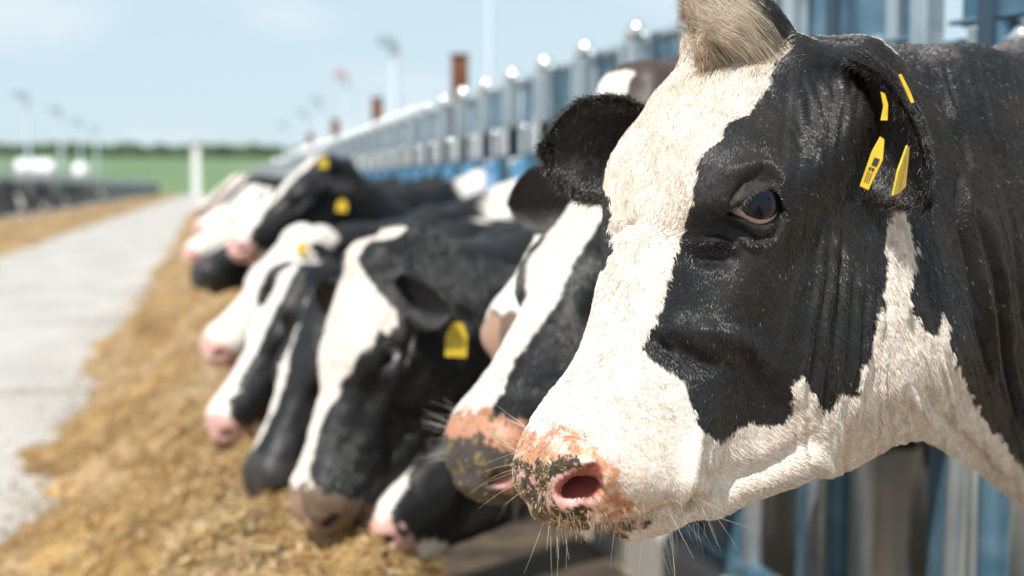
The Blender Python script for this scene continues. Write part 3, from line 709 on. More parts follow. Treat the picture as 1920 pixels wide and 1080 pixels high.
o4, _ = plate('ear_tag', [(1651, 172), (1659, 176), (1665, 196), (1664, 226), (1651, 226), (1656, 200)], [DT+.02]*6, .002, M_yel, cowo)
print('close', time.time()-t0)
#@@REST
# ------------------------------------------------------------------ the rest of the herd
def muzzle_colours(c, L, P, kind):
    a, d, l = L.T
    n = fbm(P, 70, 3)*.012
    if kind == 'pink':
        m = a+n > .45; c[m] = (.62, .36, .32)
        m = (a+n > .44) & (d < -.075); c[m] = (.50, .30, .26)
    elif kind == 'muddy':
        m = (a+n > .416); c[m] = (.44, .21, .13)
        m = (a+n > .452) | ((a+n > .43) & (d+n < -.055)); c[m] = (.06, .05, .045)
        m = (np.abs(a-.462) < .026) & (np.abs(d+.078) < .020) & (np.abs(np.abs(l)-.046) < .022); c[m] = (.60, .30, .27)
        m = (a > .42) & (fbm(P, 160, 5) > .5); c[m] = (.20, .14, .06)
    elif kind == 'brown':
        m = a+n > .43; c[m] = (.15, .10, .07)
        m = (a+n > .44) & (l < 0); c[m] = (.36, .22, .16)
    elif kind == 'dark':
        m = a+n > .40; c[m] = (.035, .032, .03)
def make_cow(label, HOp, ahint, lhint, chest_y, white, muzzle='pink', res=.010, tags=(), eye=True, mirror=False, lop=.35, neck_z=1.0, chest_x=1.6, mid=None, blackc=(.008, .0075, .008), back=1.0, horiz=1, fine=False, far_ear=None):
    HO_ = at(*HOp); HM_ = frame(lhint, *ahint)
    if mirror:
        HO_ = HO_.copy()
    fx = chest_x-.3*horiz
    p0 = HO_+np.array([.02, -.10, 0])@HM_; p0b = HO_+np.array([.0, -.12, 0])@HM_
    p2 = np.array([fx, chest_y-.08, neck_z]); p3 = np.array([chest_x+.12*horiz, chest_y, 1.02])
    p1 = (p0b*.55+p2*.45)+np.array([0, -.02, -.03]) if mid is None else np.array(mid)
    pm = p0*.65+p1*.35; pm[2] = min(pm[2], HO_[2]-.10)
    nk = [(p0, .10, .075), (pm, .125, .085), (p1, .155, .10), (p2, .22, .13), (p3, .32, .18)]
    def fn(P):
        f = head_sdf(to_local(P, HM_, HO_), fine=fine)
        if horiz == 1: return smin(f, body_sdf(P, chest_x, chest_y, nk, -.05), .05)
        Pm = P*np.array([-1, 1, 1], np.float32); nkm = [((-q[0], q[1], q[2]), a, b) for q, a, b in nk]
        return smin(f, body_sdf(Pm, -chest_x, chest_y, nkm, -.05), .05)
    tip = HO_+np.array([.475, -.07, 0])@HM_
    lo = np.minimum(HO_, tip)-.17-.12*(np.abs(HM_[1])); hi = np.maximum(HO_, tip)+.17
    lo = np.minimum(lo, (HO_+np.array([.15, -.3, 0])@HM_)-.05); hi = np.maximum(hi, (HO_+np.array([.15, -.3, 0])@HM_)+.05)
    xe = chest_x+1.95*horiz; x0, x1 = min(lo[0]-.02, xe), max(hi[0]+.02, xe)
    ax_ = []
    xs = axis_pts([(x0, lo[0], .04), (lo[0], hi[0], res), (hi[0], x1, .04)])
    y0, y1 = min(lo[1]-.02, chest_y-.42), max(hi[1]+.02, chest_y+.42)
    ys = axis_pts([(y0, lo[1], .04), (lo[1], hi[1], res), (hi[1], y1, .04)]); zs = axis_pts([(-.08, max(lo[2], .05), .04), (max(lo[2], .05), hi[2], res), (hi[2], max(1.55, hi[2]+.04), .03)])
    V, F = isosurf(fn, xs, ys, zs); V = V.astype(float)
    V = V+vnormals(V, F)*(.010*fbm(V, 7, 19)*np.clip((V[:, 0]-HO_[0])*4*horiz, 0, 1)+.0025*fbm(V, 30, 29))[:, None]
    L = to_local(V, HM_, HO_).astype(float)
    c = np.tile(np.array(blackc), (len(V), 1)); w = white(L, V+.012*fbm(V, 25, 7)[:, None]); 
    if horiz == 1 and HOp[2] > 2.3:
        pv = proj(V)[:, :2]; w |= (V[:, 0] > .6) & (inpoly(pv, [(902, 418), (918, 345), (955, 292), (1000, 275), (1010, 330), (985, 395), (945, 408)]) | inpoly(pv, [(868, 335), (903, 286), (938, 288), (926, 348), (880, 352)]))
    c[w] = c_white*.9
    le = L*np.array([1, 1, 0])+np.c_[L[:, 2]*0, L[:, 2]*0, np.abs(L[:, 2])]; de = np.linalg.norm(le-EYE-np.array([.004, -.012, 0]), axis=1); ring = (de < .030) & ~w; c[ring] = (.085, .08, .085)  # paler ring round the eye: lid sheen put into the colour
    muzzle_colours(c, L, V, muzzle)
    es = []
    for sgn in (1, -1):
        b_ = HO_+np.array([.035, -.062, sgn*.082])@HM_
        axw = HM_[2]*sgn+np.array([0, 0, -lop])-HM_[0]*.15; nr = HM_[1]*.6+HM_[0]*.5+HM_[2]*sgn*.25
        es.append((ear(b_, axw, nr, .15, .052, 1.15, .01, n=14, mth=12, th=.006), blackc))
    if far_ear is not None: es[1] = (far_ear, (.016, .013, .012))
    V, F, c = join(V, F, None, c, es)
    o = link('cow', np_mesh('cow', V, F, M_coat, colors=c)); tag(o, label, 'cow', 'cows feeding through the fence')
    if eye:
        for sgn in (1, -1):
            eyeball(HO_+(EYE*np.array([1, 1, sgn])+np.array([0, -.002, sgn*(.001 if fine else .006)]))@HM_, HM_[2]*sgn+HM_[0]*.3, EYER, o)
    for (tx, ty, td, ww, hh, rot) in tags:
        u = np.array([math.cos(rot), math.sin(rot)]); v = np.array([-u[1], u[0]])
        pt = [np.array([tx, ty])+u*ww*a+v*hh*b for a, b in ((-.25, -.6), (.25, -.6), (.5, -.2), (.5, .5), (-.5, .5), (-.5, -.2))]
        plate('ear_tag', pt, [td]*6, .002, M_yel, o)
    return o, HO_, HM_, V, F, c
# patterns: functions of head-local (a, d, l) and world position
def blaze(widths, off=0., throat=False, extra=None, tuft=True):
    A_ = [-.08, 0, .08, .16, .24, .32, .40, .5]
    def f(L, P):
        a, d, l = L.T; wv = np.interp(a, A_, widths)+.008*fbm(P, 30, 2)
        ov = off if np.isscalar(off) else np.interp(a, A_, off)
        w = (np.abs(l-ov) < wv) & (d > -.10-.12*np.clip((a-.3)/.1, 0, 1)) & (a > (-.09 if tuft else -.01)) & (a < .6) & (d < .12)
        if throat: w |= (d < -.17) & (a > .05) & (np.abs(l) < .09) & (d > -.35)
        w |= (P[:, 2] < .45) & (P[:, 0] > 1.5)
        if extra is not None: w |= extra(L, P)
        return w
    return f
def near_pt(px_, py_, dep, rad):
    c0 = at(px_, py_, dep)
    return lambda L, P: np.linalg.norm(P-c0, axis=1) < rad
c2 = make_cow('second cow from the camera, white stripe down its nose and orange muddy muzzle', (1158, 305, 2.0), (-.50, -.80), (.62, -.78, .02), 2.5,
     blaze([.05, .05, .052, .050, .036, .028, .036, .05], -.008, throat=True), 'muddy', res=.005, fine=True, neck_z=1.0, far_ear=ear(at(1100, 352, 2.02), camv(-1, .05, -.10), camv(.30, -1, -.35), .110, .052, .85, .012, n=18, mth=14, th=.008))
c2b = make_cow('brown capped cow holding its head high behind the second cow, muddy pale muzzle', (1172, 155, 2.25), (-.50, -.88), (.62, -.78, .02), 3.0,
     blaze([.0, .045, .06, .04, .03, .03, .05, .08], -.02, tuft=False), 'brown', blackc=(.05, .032, .026), chest_x=1.95, neck_z=.88)
c3 = make_cow('cow with white forelock and broad white forehead lowering its pink nose onto the feed', (672, 492, 2.72), (-.25, -.96), (.60, -.79, .04), 3.4,
     blaze([.045, .020, .075, .082, .040, .025, .034, .10], [0, 0, .020, .026, -.006, -.016, -.010, 0]), 'brown', res=.005, fine=True, tags=[(856, 640, 2.62, 40, 58, .05)])
c4b = make_cow('black cow eating with its head lowest, half hidden behind the white foreheaded cow', (955, 655, 2.9), (-.50, -.50), (.62, -.78, .02), 3.85,
     blaze([.0, .0, .0, .0, .0, .02, .05, .08], .0), 'pink')
c4 = make_cow('black faced cow with a thin white nose stripe and white fleck by its eye', (598, 560, 3.5), (-.36, -.93), (.66, -.75, .02), 4.35,
     blaze([.0, .0, .0, .010, .020, .018, .016, .0], -.030, extra=near_pt(537, 622, 3.42, .035)), 'dark')
c5 = make_cow('cow whose narrow white face and pink nose show beside the black faced cow', (545, 520, 4.1), (-.42, -.75), (.60, -.79, .02), 4.9,
     blaze([.03, .04, .05, .05, .045, .045, .06, .10], -.01), 'pink')
c6 = make_cow('mostly white faced cow with a dark eye patch and small yellow tag', (550, 440, 4.7), (-.52, -.66), (.62, -.78, .02), 5.5,
     blaze([.10, .12, .12, .06, .05, .10, .12, .12], -.01, extra=near_pt(980, 350, 5.2, .14)), 'pink', tags=[(566, 466, 4.6, 22, 20, .1)])
c7 = make_cow('black cheeked cow with its head raised, white blaze and two round yellow tags', (594, 300, 5.4), (-.60, -.60), (.62, -.78, .02), 6.1,
     blaze([.03, .04, .03, .026, .026, .035, .07, .10], -.01, extra=lambda L, P: np.linalg.norm(P-np.array([1.15, 6.0, 1.06]), axis=1) < .17), 'pink', tags=[(606, 306, 5.3, 17, 17, .1), (641, 387, 5.25, 20, 20, .1)], neck_z=.74, mid=(.72, 5.62, .90))
c8 = make_cow('cow with white forehead and black nose just left of the raised head', (512, 372, 6.0), (-.62, -.60), (.62, -.78, .02), 6.8,
     blaze([.06, .07, .07, .06, .05, .02, .0, .0], -.01, extra=lambda L, P: np.linalg.norm(P-np.array([1.2, 6.65, 1.08]), axis=1) < .16), 'dark')
c9 = make_cow('cow with an all white face low against the feed, far along the row', (468, 358, 7.4), (-.62, -.62), (.62, -.78, .02), 8.2,
     blaze([.1, .12, .12, .12, .12, .12, .12, .12], 0), 'pink')
c10 = make_cow('black cow with white nose, third from the far end of the near row', (462, 335, 9.2), (-.60, -.62), (.62, -.78, .02), 9.9,
     blaze([.03, .03, .03, .03, .03, .05, .08, .1], 0), 'pink', res=.014)
c11 = make_cow('reddish brown cow second from the far end of the row', (450, 332, 11.2), (-.62, -.55), (.62, -.78, .02), 11.8,
     blaze([.0, .03, .03, .02, .02, .02, .03, .04], 0), 'brown', blackc=(.12, .05, .03), res=.016)
c12 = make_cow('pale faced cow at the far end of the row', (438, 336, 13.5), (-.62, -.55), (.62, -.78, .02), 13.9,
     blaze([.1, .1, .08, .08, .08, .1, .1, .1], 0), 'pink', res=.018)
print('herd', time.time()-t0)
# whiskers and coat on the second cow
def coat_on(cw, n, wfun, length, lift=.35, dirv=None):
    o, HO_, HM_, V, F, c = cw
    N = vnormals(V, F); q = proj(V); toc = CAMP-V; toc /= np.linalg.norm(toc, axis=1, keepdims=True); fc = (N*toc).sum(1)
    L = to_local(V, HM_, HO_); wt = wfun(L, V, q, fc)*1.
    t, b, P = sample(V, F, wt, n); Nn = (N[t]*b[:, :, None]).sum(1); Nn /= np.linalg.norm(Nn, axis=1, keepdims=True)
    D = np.tile((-HM_[1]*.2+HM_[0]) if dirv is None else np.array(dirv, float), (n, 1)); D -= Nn*(D*Nn).sum(1)[:, None]; D /= np.linalg.norm(D, axis=1, keepdims=True)+1e-9
    cc = (c[t]*b[:, :, None]).sum(1)*rng.uniform(.7, 1.15, (n, 1))
    return curves('fur', strands(P, D, Nn, length*rng.uniform(.6, 1.3, n), np.full(n, lift)), np.array([.0004, .00035, .0003, .0001]), np.clip(cc, .004, .9), o)
o, HO_, HM_, V2, F2, cc2 = c2
N2 = vnormals(V2, F2); L2 = to_local(V2, HM_, HO_)
t, b, P = sample(V2, F2, ((L2[:, 0] > .43) & (L2[:, 1] < -.03) & (L2[:, 1] > -.12))*1., 260); Nn = (N2[t]*b[:, :, None]).sum(1)
tag(slivers('feed_crumbs', P+Nn*.001, Nn, .0015, .005, .0007, pal[rng.choice(5, 260)], M_crumb, o), kind='stuff')
coat_on(c2, 45000, lambda L, V, q, fc: (fc > -.2) & (L[:, 0] > -.1) & (L[:, 0] < .42) & (q[:, 0] < 1250), .007)
coat_on(c3, 22000, lambda L, V, q, fc: (fc > -.2) & (L[:, 0] > -.1) & (L[:, 0] < .42) & (q[:, 0] < 1000), .009)
0 and coat_on(c3, 2500, lambda L, V, q, fc: (np.abs(L[:, 0]+.01) < .035) & (np.abs(L[:, 2]) < .045) & (L[:, 1] > -.05), .03, 1.0, dirv=(.5, 0, .3))
o, HO_, HM_, V2, F2, cc2 = c2
N2 = vnormals(V2, F2); L2 = to_local(V2, HM_, HO_)
w2 = ((L2[:, 0] > .36) & (L2[:, 1] < -.13) & (np.abs(L2[:, 2]) < .06))*1.
t, b, P = sample(V2, F2, w2, 160); Nn = (N2[t]*b[:, :, None]).sum(1)
free_hairs('whiskers', P, Nn*.7+np.array([0, -.1, -1.])+rng.normal(0, .2, (160, 3)), rng.uniform(.01, .045, 160), np.full(160, .4), .00016, np.tile((.5, .45, .38), (160, 1)), o)
w2 = ((L2[:, 0] > .40) & (L2[:, 1] > -.05) & (L2[:, 2] < .0) & (np.abs(L2[:, 2]) > .03))*1.
t, b, P = sample(V2, F2, w2, 22); Nn = (N2[t]*b[:, :, None]).sum(1)
free_hairs('whiskers', P, Nn+camv(-1, 0, .3)+rng.normal(0, .2, (22, 3)), rng.uniform(.02, .05, 22), np.full(22, .3), .0002, np.tile((.5, .45, .4), (22, 1)), o)
# cows across the lane
for lab, hp, cy, wf in [('black cow with a white face, nearest one across the lane at the left edge', (34, 368, 41), 41, blaze([.08, .08, .08, .08, .08, .08, .1, .1], 0)),
                        ('pale headed cow eating beside a dark one across the lane', (188, 356, 70), 70, blaze([.1, .1, .1, .1, .1, .1, .1, .1], 0)),
                        ('dark cow with white nose beside the pale headed one across the lane', (160, 354, 65), 65, blaze([.0, .0, .0, .0, .0, .03, .08, .1], 0)), ('black cow with a white nose second from the left edge across the lane', (76, 372, 46), 46, blaze([.0, .0, .02, .02, .03, .05, .08, .1], 0)),
                        ('dark cow between the two pairs feeding across the lane', (118, 366, 55), 55, blaze([.0, .0, .03, .03, .03, .03, .03, .0], 0))]:
    HOx = at(*hp)
    make_cow(lab, hp, (.45, -.8), (.62, .78, .02), cy, wf, 'dark', res=.025, eye=False, chest_x=HOx[0]-.75, horiz=-1)
print('herd2', time.time()-t0)

# ------------------------------------------------------------------ ground, lane, feed
def grid_mesh(xs, ys, zf, name, mat, colf=None, parent=None):
    X, Y = np.meshgrid(xs, ys, indexing='ij'); P = np.stack([X.ravel(), Y.ravel(), np.zeros(X.size)], 1); P[:, 2] = zf(P)
    ny = len(ys); i = (np.arange(len(xs)-1)[:, None]*ny+np.arange(ny-1)).ravel()
    F = np.stack([i, i+ny, i+ny+1, i+1], 1)
    return link(name, np_mesh(name, P, F, mat, colors=None if colf is None else colf(P)), parent)
M_earth = noisy('dry_earth', (.40, .30, .20), (.52, .41, .29), .9, .95, bump=.3)
M_conc = noisy('concrete', (.355, .33, .30), (.45, .42, .385), 1.6, .85, bump=.1, stretch=(1, .35, 1))
nt = M_conc.node_tree; sx_ = nt.nodes.new('ShaderNodeSeparateXYZ'); tcj = nt.nodes.new('ShaderNodeTexCoord'); mo = nt.nodes.new('ShaderNodeMath'); mo.operation = 'PINGPONG'; mo.inputs[1].default_value = 2.1
lt = nt.nodes.new('ShaderNodeMath'); lt.operation = 'LESS_THAN'; lt.inputs[1].default_value = .035; mj = nt.nodes.new('ShaderNodeMixRGB'); mj.inputs[2].default_value = (.16, .13, .10, 1)
bs_ = nt.nodes['Principled BSDF']; src = bs_.inputs['Base Color'].links[0].from_socket
nt.links.new(tcj.outputs['Object'], sx_.inputs[0]); nt.links.new(sx_.outputs['Y'], mo.inputs[0]); nt.links.new(mo.outputs[0], lt.inputs[0]); nt.links.new(lt.outputs[0], mj.inputs[0]); nt.links.new(src, mj.inputs[1]); nt.links.new(mj.outputs[0], bs_.inputs['Base Color'])
tag(grid_mesh(np.array([-900, -60, -20, -6, 0, 6, 20, 60, 900.]), np.array([-60, -5, 0, 20, 40, 62, 3500.]), lambda P: np.full(len(P), -.02), 'ground', M_earth), kind='structure')
tag(grid_mesh(np.array([-5.9, -3, 0, 1.2]), np.linspace(-4, 260, 60), lambda P: np.zeros(len(P)), 'feed_lane', M_conc), kind='structure')
M_shade = noisy('shaded_ground', (.035, .026, .018), (.11, .08, .05), 7, .7, bump=.4)  # dark brown strip: shade under the cows' heads put into the colour
tag(grid_mesh(np.array([.42, .8, 1.20]), np.linspace(-3, 60, 12), lambda P: np.full(len(P), .005), 'shade_strip', M_shade), kind='structure')
M_feed = plain_attr('silage', .8)
nt = M_feed.node_tree; bpn = nt.nodes.new('ShaderNodeBump'); bpn.inputs['Strength'].default_value = .8; bpn.inputs['Distance'].default_value = .01
nn_ = nt.nodes.new('ShaderNodeTexNoise'); nn_.inputs['Scale'].default_value = 60; tcn = nt.nodes.new('ShaderNodeTexCoord')
nt.links.new(tcn.outputs['Object'], nn_.inputs['Vector']); nt.links.new(nn_.outputs[0], bpn.inputs['Height']); nt.links.new(bpn.outputs[0], nt.nodes['Principled BSDF'].inputs['Normal'])
def pile_h(P, x_in, x_out, H, seed):
    """x_in: ragged lane-side edge, x_out: foot at the fence side"""
    e = x_in+(.12*vnoise(np.c_[P[:, 1]*0, P[:, 1], P[:, 1]*0], 1.6, seed)+.10*vnoise(np.c_[P[:, 1]*0, P[:, 1], P[:, 1]*0], 5, seed+1)+.06*vnoise(P*np.array([1, 1, 0]), 9, seed+2))*np.sign(x_out-x_in)*-1
    t = (P[:, 0]-e)/(x_out-e); z = H*np.interp(t, [-.2, 0, .08, .30, .60, .78, .90, 1.02, 1.06], [-.08, .0, .10, .42, .88, 1.0, .66, .10, -.12])
    z = z+(.05*vnoise(P, 2.2, seed+3)+.030*fbm(P, 6, seed+4)+.012*fbm(P, 24, seed+6))*np.clip(t*4, 0, 1)
    return np.where(t < -.02, -.05, z)
hR = lambda P: pile_h(P*np.array([1, 1, 0]), -.68, .60, .49, 60)
hL = lambda P: pile_h(P*np.array([1, 1, 0]), -3.35, -5.6, .25, 80)
pal2 = np.array([(.30, .165, .045), (.40, .24, .08), (.56, .41, .23), (.17, .095, .03), (.055, .038, .02)])
def feedcol(P):
    n = np.clip(.5+.9*fbm(P, 9, 3), 0, 1)[:, None]; c = np.array([.20, .11, .03])*(1-n)+np.array([.34, .21, .08])*n
    c = c*(1+.45*fbm(P, 2.2, 44)[:, None])
    k = np.clip(fbm(P, 3.5, 15)*1.2, 0, .7)[:, None]; c = c*(1-k)+np.array([.36, .26, .16])*k
    return c
ysR = np.concatenate([np.arange(.2, 5, .03), np.arange(5, 14, .07), np.arange(14, 56, .4)])
fR = tag(grid_mesh(np.arange(-1.0, 1.26, .03), ysR, hR, 'silage', M_feed, feedcol), kind='stuff')
fL = tag(grid_mesh(np.arange(-6.0, -2.85, .08), np.concatenate([np.arange(2, 30, .15), np.arange(30, 200, .8)]), hL, 'silage', M_feed, feedcol), kind='stuff')
n = 90000
Yc = 1.2*np.exp(rng.random(n)*math.log(16/1.2)); Xc = rng.uniform(-1.0, 1.15, n); Pc = np.c_[Xc, Yc, np.zeros(n)]; Pc[:, 2] = hR(Pc); Pc = Pc[Pc[:, 2] > .003]
sc = np.clip(Pc[:, 1]/3, .8, 2.2)
Pc[:, 2] += rng.uniform(0, .006, len(Pc))
cs = pal2[rng.choice(5, len(Pc), p=[.30, .26, .18, .16, .10])]*rng.uniform(.75, 1.25, (len(Pc), 1))
sl = slivers('feed_flakes', Pc, np.tile([0, 0, 1.], (len(Pc), 1))+rng.normal(0, .35, (len(Pc), 3)), .010, .030, .0035, cs, M_crumb, fR); tag(sl, kind='stuff')
n = 9000
Yc = 1.3*np.exp(rng.random(n)*math.log(9/1.3)); Pc = np.c_[rng.uniform(-.75, .9, n), Yc, np.zeros(n)]; Pc[:, 2] = hR(Pc); Pc = Pc[Pc[:, 2] > .003]; Pc[:, 2] += rng.uniform(.002, .012, len(Pc))
pal3 = np.array([(.52, .40, .20), (.40, .28, .10), (.24, .22, .06), (.10, .06, .03)])
slivers('feed_stalks', Pc, np.tile([0, 0, 1.], (len(Pc), 1))+rng.normal(0, .25, (len(Pc), 3)), .025, .075, .0016, pal3[rng.choice(4, len(Pc))], M_crumb, fR)['kind'] = 'stuff'
# scattered bits on the concrete
n = 60000; Pc = np.c_[rng.uniform(-1.6, -.4, n), 1.5*np.exp(rng.random(n)*2.5), np.full(n, .006)]; Pc = Pc[rng.random(n) < np.exp((Pc[:, 0]+.5)*7)]
slivers('feed_flakes', Pc, np.tile([0, 0, 1.], (len(Pc), 1)), .010, .030, .004, pal2[rng.choice(5, len(Pc))], M_crumb, fR)['kind'] = 'stuff'
# the field rising behind, and the wood on its crest
M_field = noisy('field', (.085, .15, .06), (.13, .20, .09), .03, .9, lo=.3, hi=.7)
def hill(P):
    t = np.clip((P[:, 1]-190)/320, 0, 1); return -.1+11.5*t**.8+1.2*vnoise(P, .006, 5)*t-.6*(P[:, 0] > -200)*0
tag(grid_mesh(np.linspace(-500, 500, 60), np.concatenate([np.linspace(190, 510, 40), [800, 1400]]), hill, 'field', M_field), kind='structure')
M_wood = noisy('woodland', (.028, .05, .022), (.05, .085, .035), .4, .9)
n = 900; Xw = rng.uniform(-420, 420, n); Yw = rng.uniform(495, 530, n); Pw = np.c_[Xw, Yw, np.zeros(n)]; zw = hill(Pw)
sv, sf = dirs_sphere(7); sv = sv; VV = []; FF = []
for i in range(n):
    r_ = rng.uniform(1.8, 3.6); v = sv*np.array([r_*1.6, r_*1.6, r_])*(1+.22*vnoise(sv*3+i, 1, i)[:, None])+np.array([Xw[i], Yw[i], zw[i]+r_*.35])
    VV.append(v); FF.append(sf+i*len(sv))
tag(link('woodland', np_mesh('woodland', np.concatenate(VV), np.concatenate(FF), M_wood)), kind='stuff')
print('ground', time.time()-t0)

# ------------------------------------------------------------------ metalwork
import bmesh
M_galv = noisy('galvanised_steel', (.07, .17, .25), (.17, .29, .38), 14, .36, .5, bump=.05, lo=.3, hi=.7)
M_galv2 = noisy('pale_galvanised', (.38, .44, .48), (.56, .61, .64), 10, .30, .7, lo=.3, hi=.7)
M_zinc = simple('dull_zinc', (.66, .69, .71), .4, .6)
M_glint = simple('bright_zinc', (.85, .87, .88), .16, 1.0)
M_blue = noisy('blue_sheet', (.045, .24, .50), (.10, .36, .64), 5, .35, .1, stretch=(1, 3, .4))
M_rust = noisy('rusty_steel', (.12, .045, .022), (.22, .085, .04), 20, .8, .2)
M_dark = noisy('dark_blue_steel', (.03, .055, .085), (.05, .09, .13), 3, .5, .3)
M_white = simple('white_paint', (.75, .76, .76), .5)
class MB:
    def __init__(s): s.bm = bmesh.new()
    def box(s, c, h, rz=0., rx=0.):
        m = Matrix.Translation(c) @ Matrix.Rotation(rz, 4, 'Z') @ Matrix.Rotation(rx, 4, 'X') @ Matrix.Diagonal((2*h[0], 2*h[1], 2*h[2], 1))
        bmesh.ops.create_cube(s.bm, size=1, matrix=m); return s
    def tube(s, a, b, r, seg=14, r2=None):
        a = Vector(a); b = Vector(b); d = b-a
        m = Matrix.Translation((a+b)/2) @ d.to_track_quat('Z', 'Y').to_matrix().to_4x4()
        bmesh.ops.create_cone(s.bm, cap_ends=True, segments=seg, radius1=r, radius2=r if r2 is None else r2, depth=d.length, matrix=m); return s
    def ball(s, c, r, sc=(1, 1, 1)):
        bmesh.ops.create_uvsphere(s.bm, u_segments=14, v_segments=9, radius=r, matrix=Matrix.Translation(c) @ Matrix.Diagonal((*sc, 1))); return s
    def build(s, name, mat, parent=None, bevel=0.003, loc=None):
        for f in s.bm.faces: f.smooth = len(f.verts) == 4 and f.calc_area() < 1 and len(s.bm.faces) > 40
        me = bpy.data.meshes.new(name); s.bm.to_mesh(me); s.bm.free(); me.materials.append(mat)
        o = link(name, me, parent)
        if bevel: bv = o.modifiers.new('bevel', 'BEVEL'); bv.width = bevel; bv.segments = 2; bv.limit_method = 'ANGLE'
        return o
def empty(name, loc=(0, 0, 0)): o = link(name, None); o.location = loc; return o
FX = 1.30; ST = .60
def fence_section(nst, blue):
    bw = .7 if blue else 1.0
    """one length of headlock fence, local y from 0, posts at its near end"""
    root = empty('headlock_fence')
    Ls = nst*ST
    MB().tube((0, 0, 1.585), (0, Ls, 1.585), .024).build('top_rail', M_galv2, root, 0)
    MB().tube((0, 0, .20), (0, Ls, .20), .03).build('bottom_rail', M_galv, root, 0)
    MB().box((.05, .035, .80), (.035, .035, .80)).build('post', M_galv, root)
    for k in range(nst):
        y = k*ST
        # overlapping steel cover plates of the locking gear
        MB().box((-.012 if k % 2 else .006, y+.30, 1.495), (.004, .27, .068), rz=.02).box((-.03 if k % 2 else -.012, y+.30, 1.425), (.024, .26, .004), rx=.03).build('cover_plate', M_galv, root, .002)
        MB().box((-.035, y+.035, 1.50), (.020, .030, .105)).build('bracket', M_galv2, root, .004)
        MB().tube((-.030, y+.0, 1.612), (-.030, y+.085, 1.612), .015).ball((-.034, y+.02, 1.615), .034).ball((-.034, y+.09, 1.612), .024).build('latch', M_glint, root, 0)
        MB().box((-.020, y+.235, 1.405), (.018, .018, .035)).build('hinge', M_galv2, root, .004)
        MB().tube((-.045, y+.30, 1.385), (-.045, y+.345, 1.385), .012).ball((-.05, y+.30, 1.385), .017).build('bolt', M_glint, root, 0)
        for dy in ((.15,) if blue else (.15, .42)): MB().box((-.042, y+dy, 1.475), (.006, .022, .115)).build('hanger', M_galv2 if dy < .2 else M_dark, root, .002)
        m = MB()
        for dy, rr_, z0, z1, dx in ((.335, .026, .16, 1.42, 0), (.410, .030, .16, 1.42, -.01), (.485, .026, .16, 1.42, 0.01)): 
            MB().tube((dx, y+dy, z0), (dx, y+dy, z1), rr_*bw).build('bar', M_galv if (dx == 0 and blue) or dx < 0 else M_galv2, root, 0)  # pale and dark bars: sunlit and shaded steel put into the colours
        MB().tube((.0, y+.575, .16), (.0, y+.515, 1.42), .020).build('lock_bar', M_galv2, root, 0)
        MB().box((0.012, y+.010, .79), (.022, .042*bw, .62)).build('bar', M_galv, root, .008)
        if blue:
            MB().box((-.044, y+.44, 1.07), (.004, .15, .19)).build('blue_sheet', M_blue, root, .002)
            MB().box((.040, y+.30, 1.35), (.004, .29, .075)).build('dark_gap_sheet', M_dark, root, .002)  # dark sheet added behind the pins to darken the gap
            for dy in (.09, .19, .36): MB().tube((-.048, y+dy, 1.285), (-.048, y+dy, 1.40), .011).build('pin', M_zinc, root, 0)
    return root, Ls
def copy_tree(o, parent=None):
    c = o.copy(); C.objects.link(c); c.parent = parent
    for ch in list(o.children): copy_tree(ch, c)
    return c
secA, LS = fence_section(6, False); secB, _ = fence_section(6, True)
Y0 = 2.0-.26-LS+.02
lab = ['nearest length of the galvanised headlock fence, behind the neck of the biggest cow', 'second length of galvanised headlock fence behind the nearer cows']
for k in range(1, 16):
    if k == 1: o = secA
    elif k == 2: o = secB
    else: o = copy_tree(secB)
    o.location = (FX, Y0+k*LS, 0)
    words = ['length of headlock fence out of frame beside the camera', 'nearest length of galvanised headlock fence, behind the biggest cow', 'length of headlock fence where its tall rusty post stands nearest', 'length of headlock fence at the second rusty post', 'length of headlock fence at the third rusty post']
    tag(o, words[k] if k < 5 else 'length of headlock fence, number %s of the run counted from the camera' % ['', '', '', '', '', 'six', 'seven', 'eight', 'nine', 'ten', 'eleven', 'twelve', 'thirteen', 'fourteen', 'fifteen', 'sixteen'][k], 'fence', 'lengths of headlock fence')
# rusty posts standing above the fence line
M_c = MB()
for k in range(0, 5):
    y = 3.80+3.8*k
    o = MB().box((0, 0, .92), (.040, .040, .92)).box((0, 0, 1.845), (.048, .048, .006)).build('steel_post', M_rust, None, .004)
    o.location = (FX+.02, y, 0)
    tag(o, ['nearest rusty steel post, behind the biggest cow', 'tallest looking rusty brown post rising above the fence', 'second rusty brown post above the fence, smaller', 'third small dark post above the fence', 'furthest rusty post above the fence'][k], 'post', 'rusty posts along the fence')
o = tag(MB().box((FX+.02, 27, .05), (.09, 31, .12)).build('fence_kerb', M_conc, None, .02), 'low concrete kerb under the headlock fence', 'kerb')
# fence across the lane
lf = empty('feed_fence', (-6.0, 20, 0)); tag(lf, 'long low dark blue feed fence across the lane on the left', 'fence')
MB().box((0, 85, .80), (.03, 85, .56)).build('panel', M_dark, lf)
MB().tube((0, 0, 1.60), (0, 170, 1.75), .05).build('top_rail', M_galv2, lf, 0)
MB().tube((0, 0, 1.42), (0, 170, 1.55), .04).build('rail', M_galv2, lf, 0)
for k in range(43): MB().box((-.08, k*4.0, .90), (.05, .05, .90)).build('post', M_galv, lf, .005)
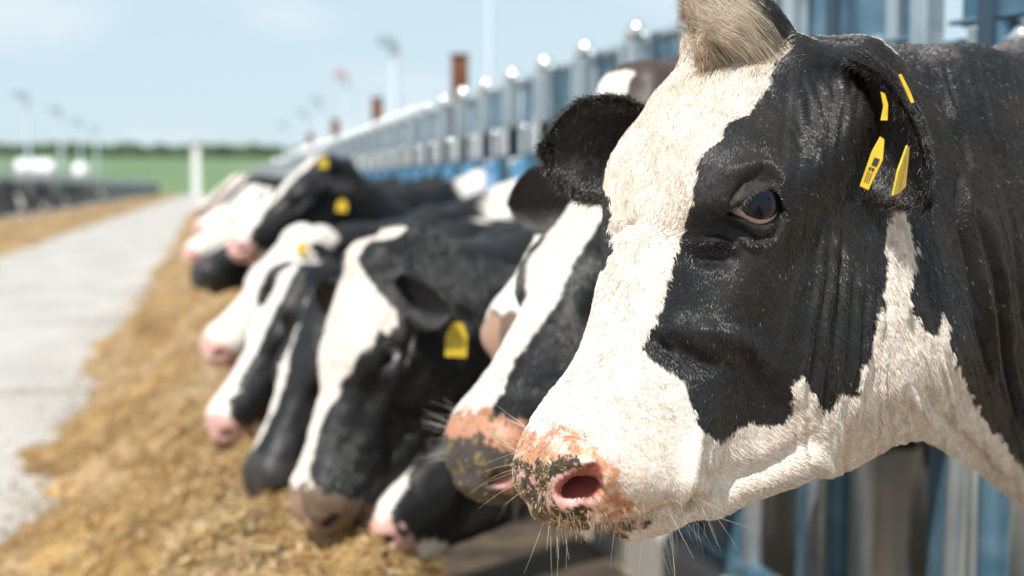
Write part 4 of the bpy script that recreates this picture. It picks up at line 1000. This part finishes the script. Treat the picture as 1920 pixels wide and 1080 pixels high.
# lamp posts
def lamp_post(px_, ptop, dep, label, hood, r_=.065):
    top = at(px_, ptop, dep); x, y, z = top
    root = empty('lamp_post', (x, y, 0)); tag(root, label, 'lamp post', 'lamp posts along the yard')
    MB().tube((0, 0, -.05), (0, 0, z), r_*1.3, 16, r_).build('pole', M_pole, root, 0)
    MB().tube((0, 0, z-.1), (-.35, -.2, z+.02), .05).build('arm', M_pole, root, 0)
    MB().box((-.30, -.15, z), (.26, .20, .14)).build('lamp_head', hood, root, .03)
    return root
M_pole = simple('pale_pole', (.50, .60, .70), .8)  # colour paled towards the sky: distance haze put into the poles
M_hood = simple('grey_hood', (.24, .33, .40), .5); M_red = simple('red_hood', (.36, .24, .26), .5)
for a in [(918, -90, 31, 'tallest pale lamp post, rising out of the top of the picture', M_hood), (740, 78, 46, 'pale lamp post with a reddish lamp above the headlock fence', M_hood, .14), (650, 140, 62, 'faint lamp post right of the lane with a dull red lamp', M_red), (601, 188, 78, 'small faint lamp post, third from the tallest', M_hood),
          (574, 210, 92, 'small faint lamp post, fourth from the tallest', M_hood), (535, 232, 112, 'tiny lamp post furthest off behind the cows', M_hood), (51, 178, 62, 'lamp post nearest the left edge over the dark blue fence', M_hood), (113, 205, 76, 'second lamp post from the left edge', M_hood), (150, 226, 92, 'third faint lamp post from the left edge', M_hood), (180, 240, 110, 'fourth and faintest lamp post from the left edge', M_hood)]:
    lamp_post(*a)
# far things
def stand(px_, pb, dep): p = at(px_, pb, dep); return p
p = stand(368, 352, 150); p[2] = 0; o = MB().box((0, 0, 2.6), (.38, .38, 2.6)).box((0, 0, 5.25), (.46, .46, .08)).build('marker_post', M_white, None, .02); o.location = p; tag(o, 'pale upright post at the far end of the feed lane', 'post')
p = stand(66, 312, 78); t_ = empty('milk_tank', (p[0], p[1], 0)); tag(t_, 'white tank trailer standing beyond the dark blue fence', 'tank')
MB().tube((-.95, 0, 2.0), (.95, 0, 2.0), .62, 24).build('tank', M_white, t_, .05)
MB().box((0, 0, 1.2), (1.0, .5, .12)).build('chassis', M_dark, t_)
for sx in (-.6, .6):
    MB().tube((sx, -.6, .5), (sx, -.4, .5), .5, 20).build('wheel', M_dark, t_, 0); MB().tube((sx, .4, .5), (sx, .6, .5), .5, 20).build('wheel', M_dark, t_, 0)
p = stand(151, 310, 82); s2 = empty('feed_bin', (p[0], p[1], 0)); tag(s2, 'round pale bin beyond the fence, right of the white tank', 'bin')
MB().tube((0, 0, 1.5), (0, 0, 2.3), .42, 20).ball((0, 0, 2.3), .42, (1, 1, .5)).build('drum', M_white, s2, 0)
MB().tube((0, 0, 1.0), (0, 0, 1.5), .12, 20, .42).build('cone', M_white, s2, 0)
for a_ in range(3): MB().tube((.35*math.cos(a_*2.09), .35*math.sin(a_*2.09), -.05), (.35*math.cos(a_*2.09), .35*math.sin(a_*2.09), 1.5), .04).build('leg', M_galv, s2, 0)
print('all', time.time()-t0)
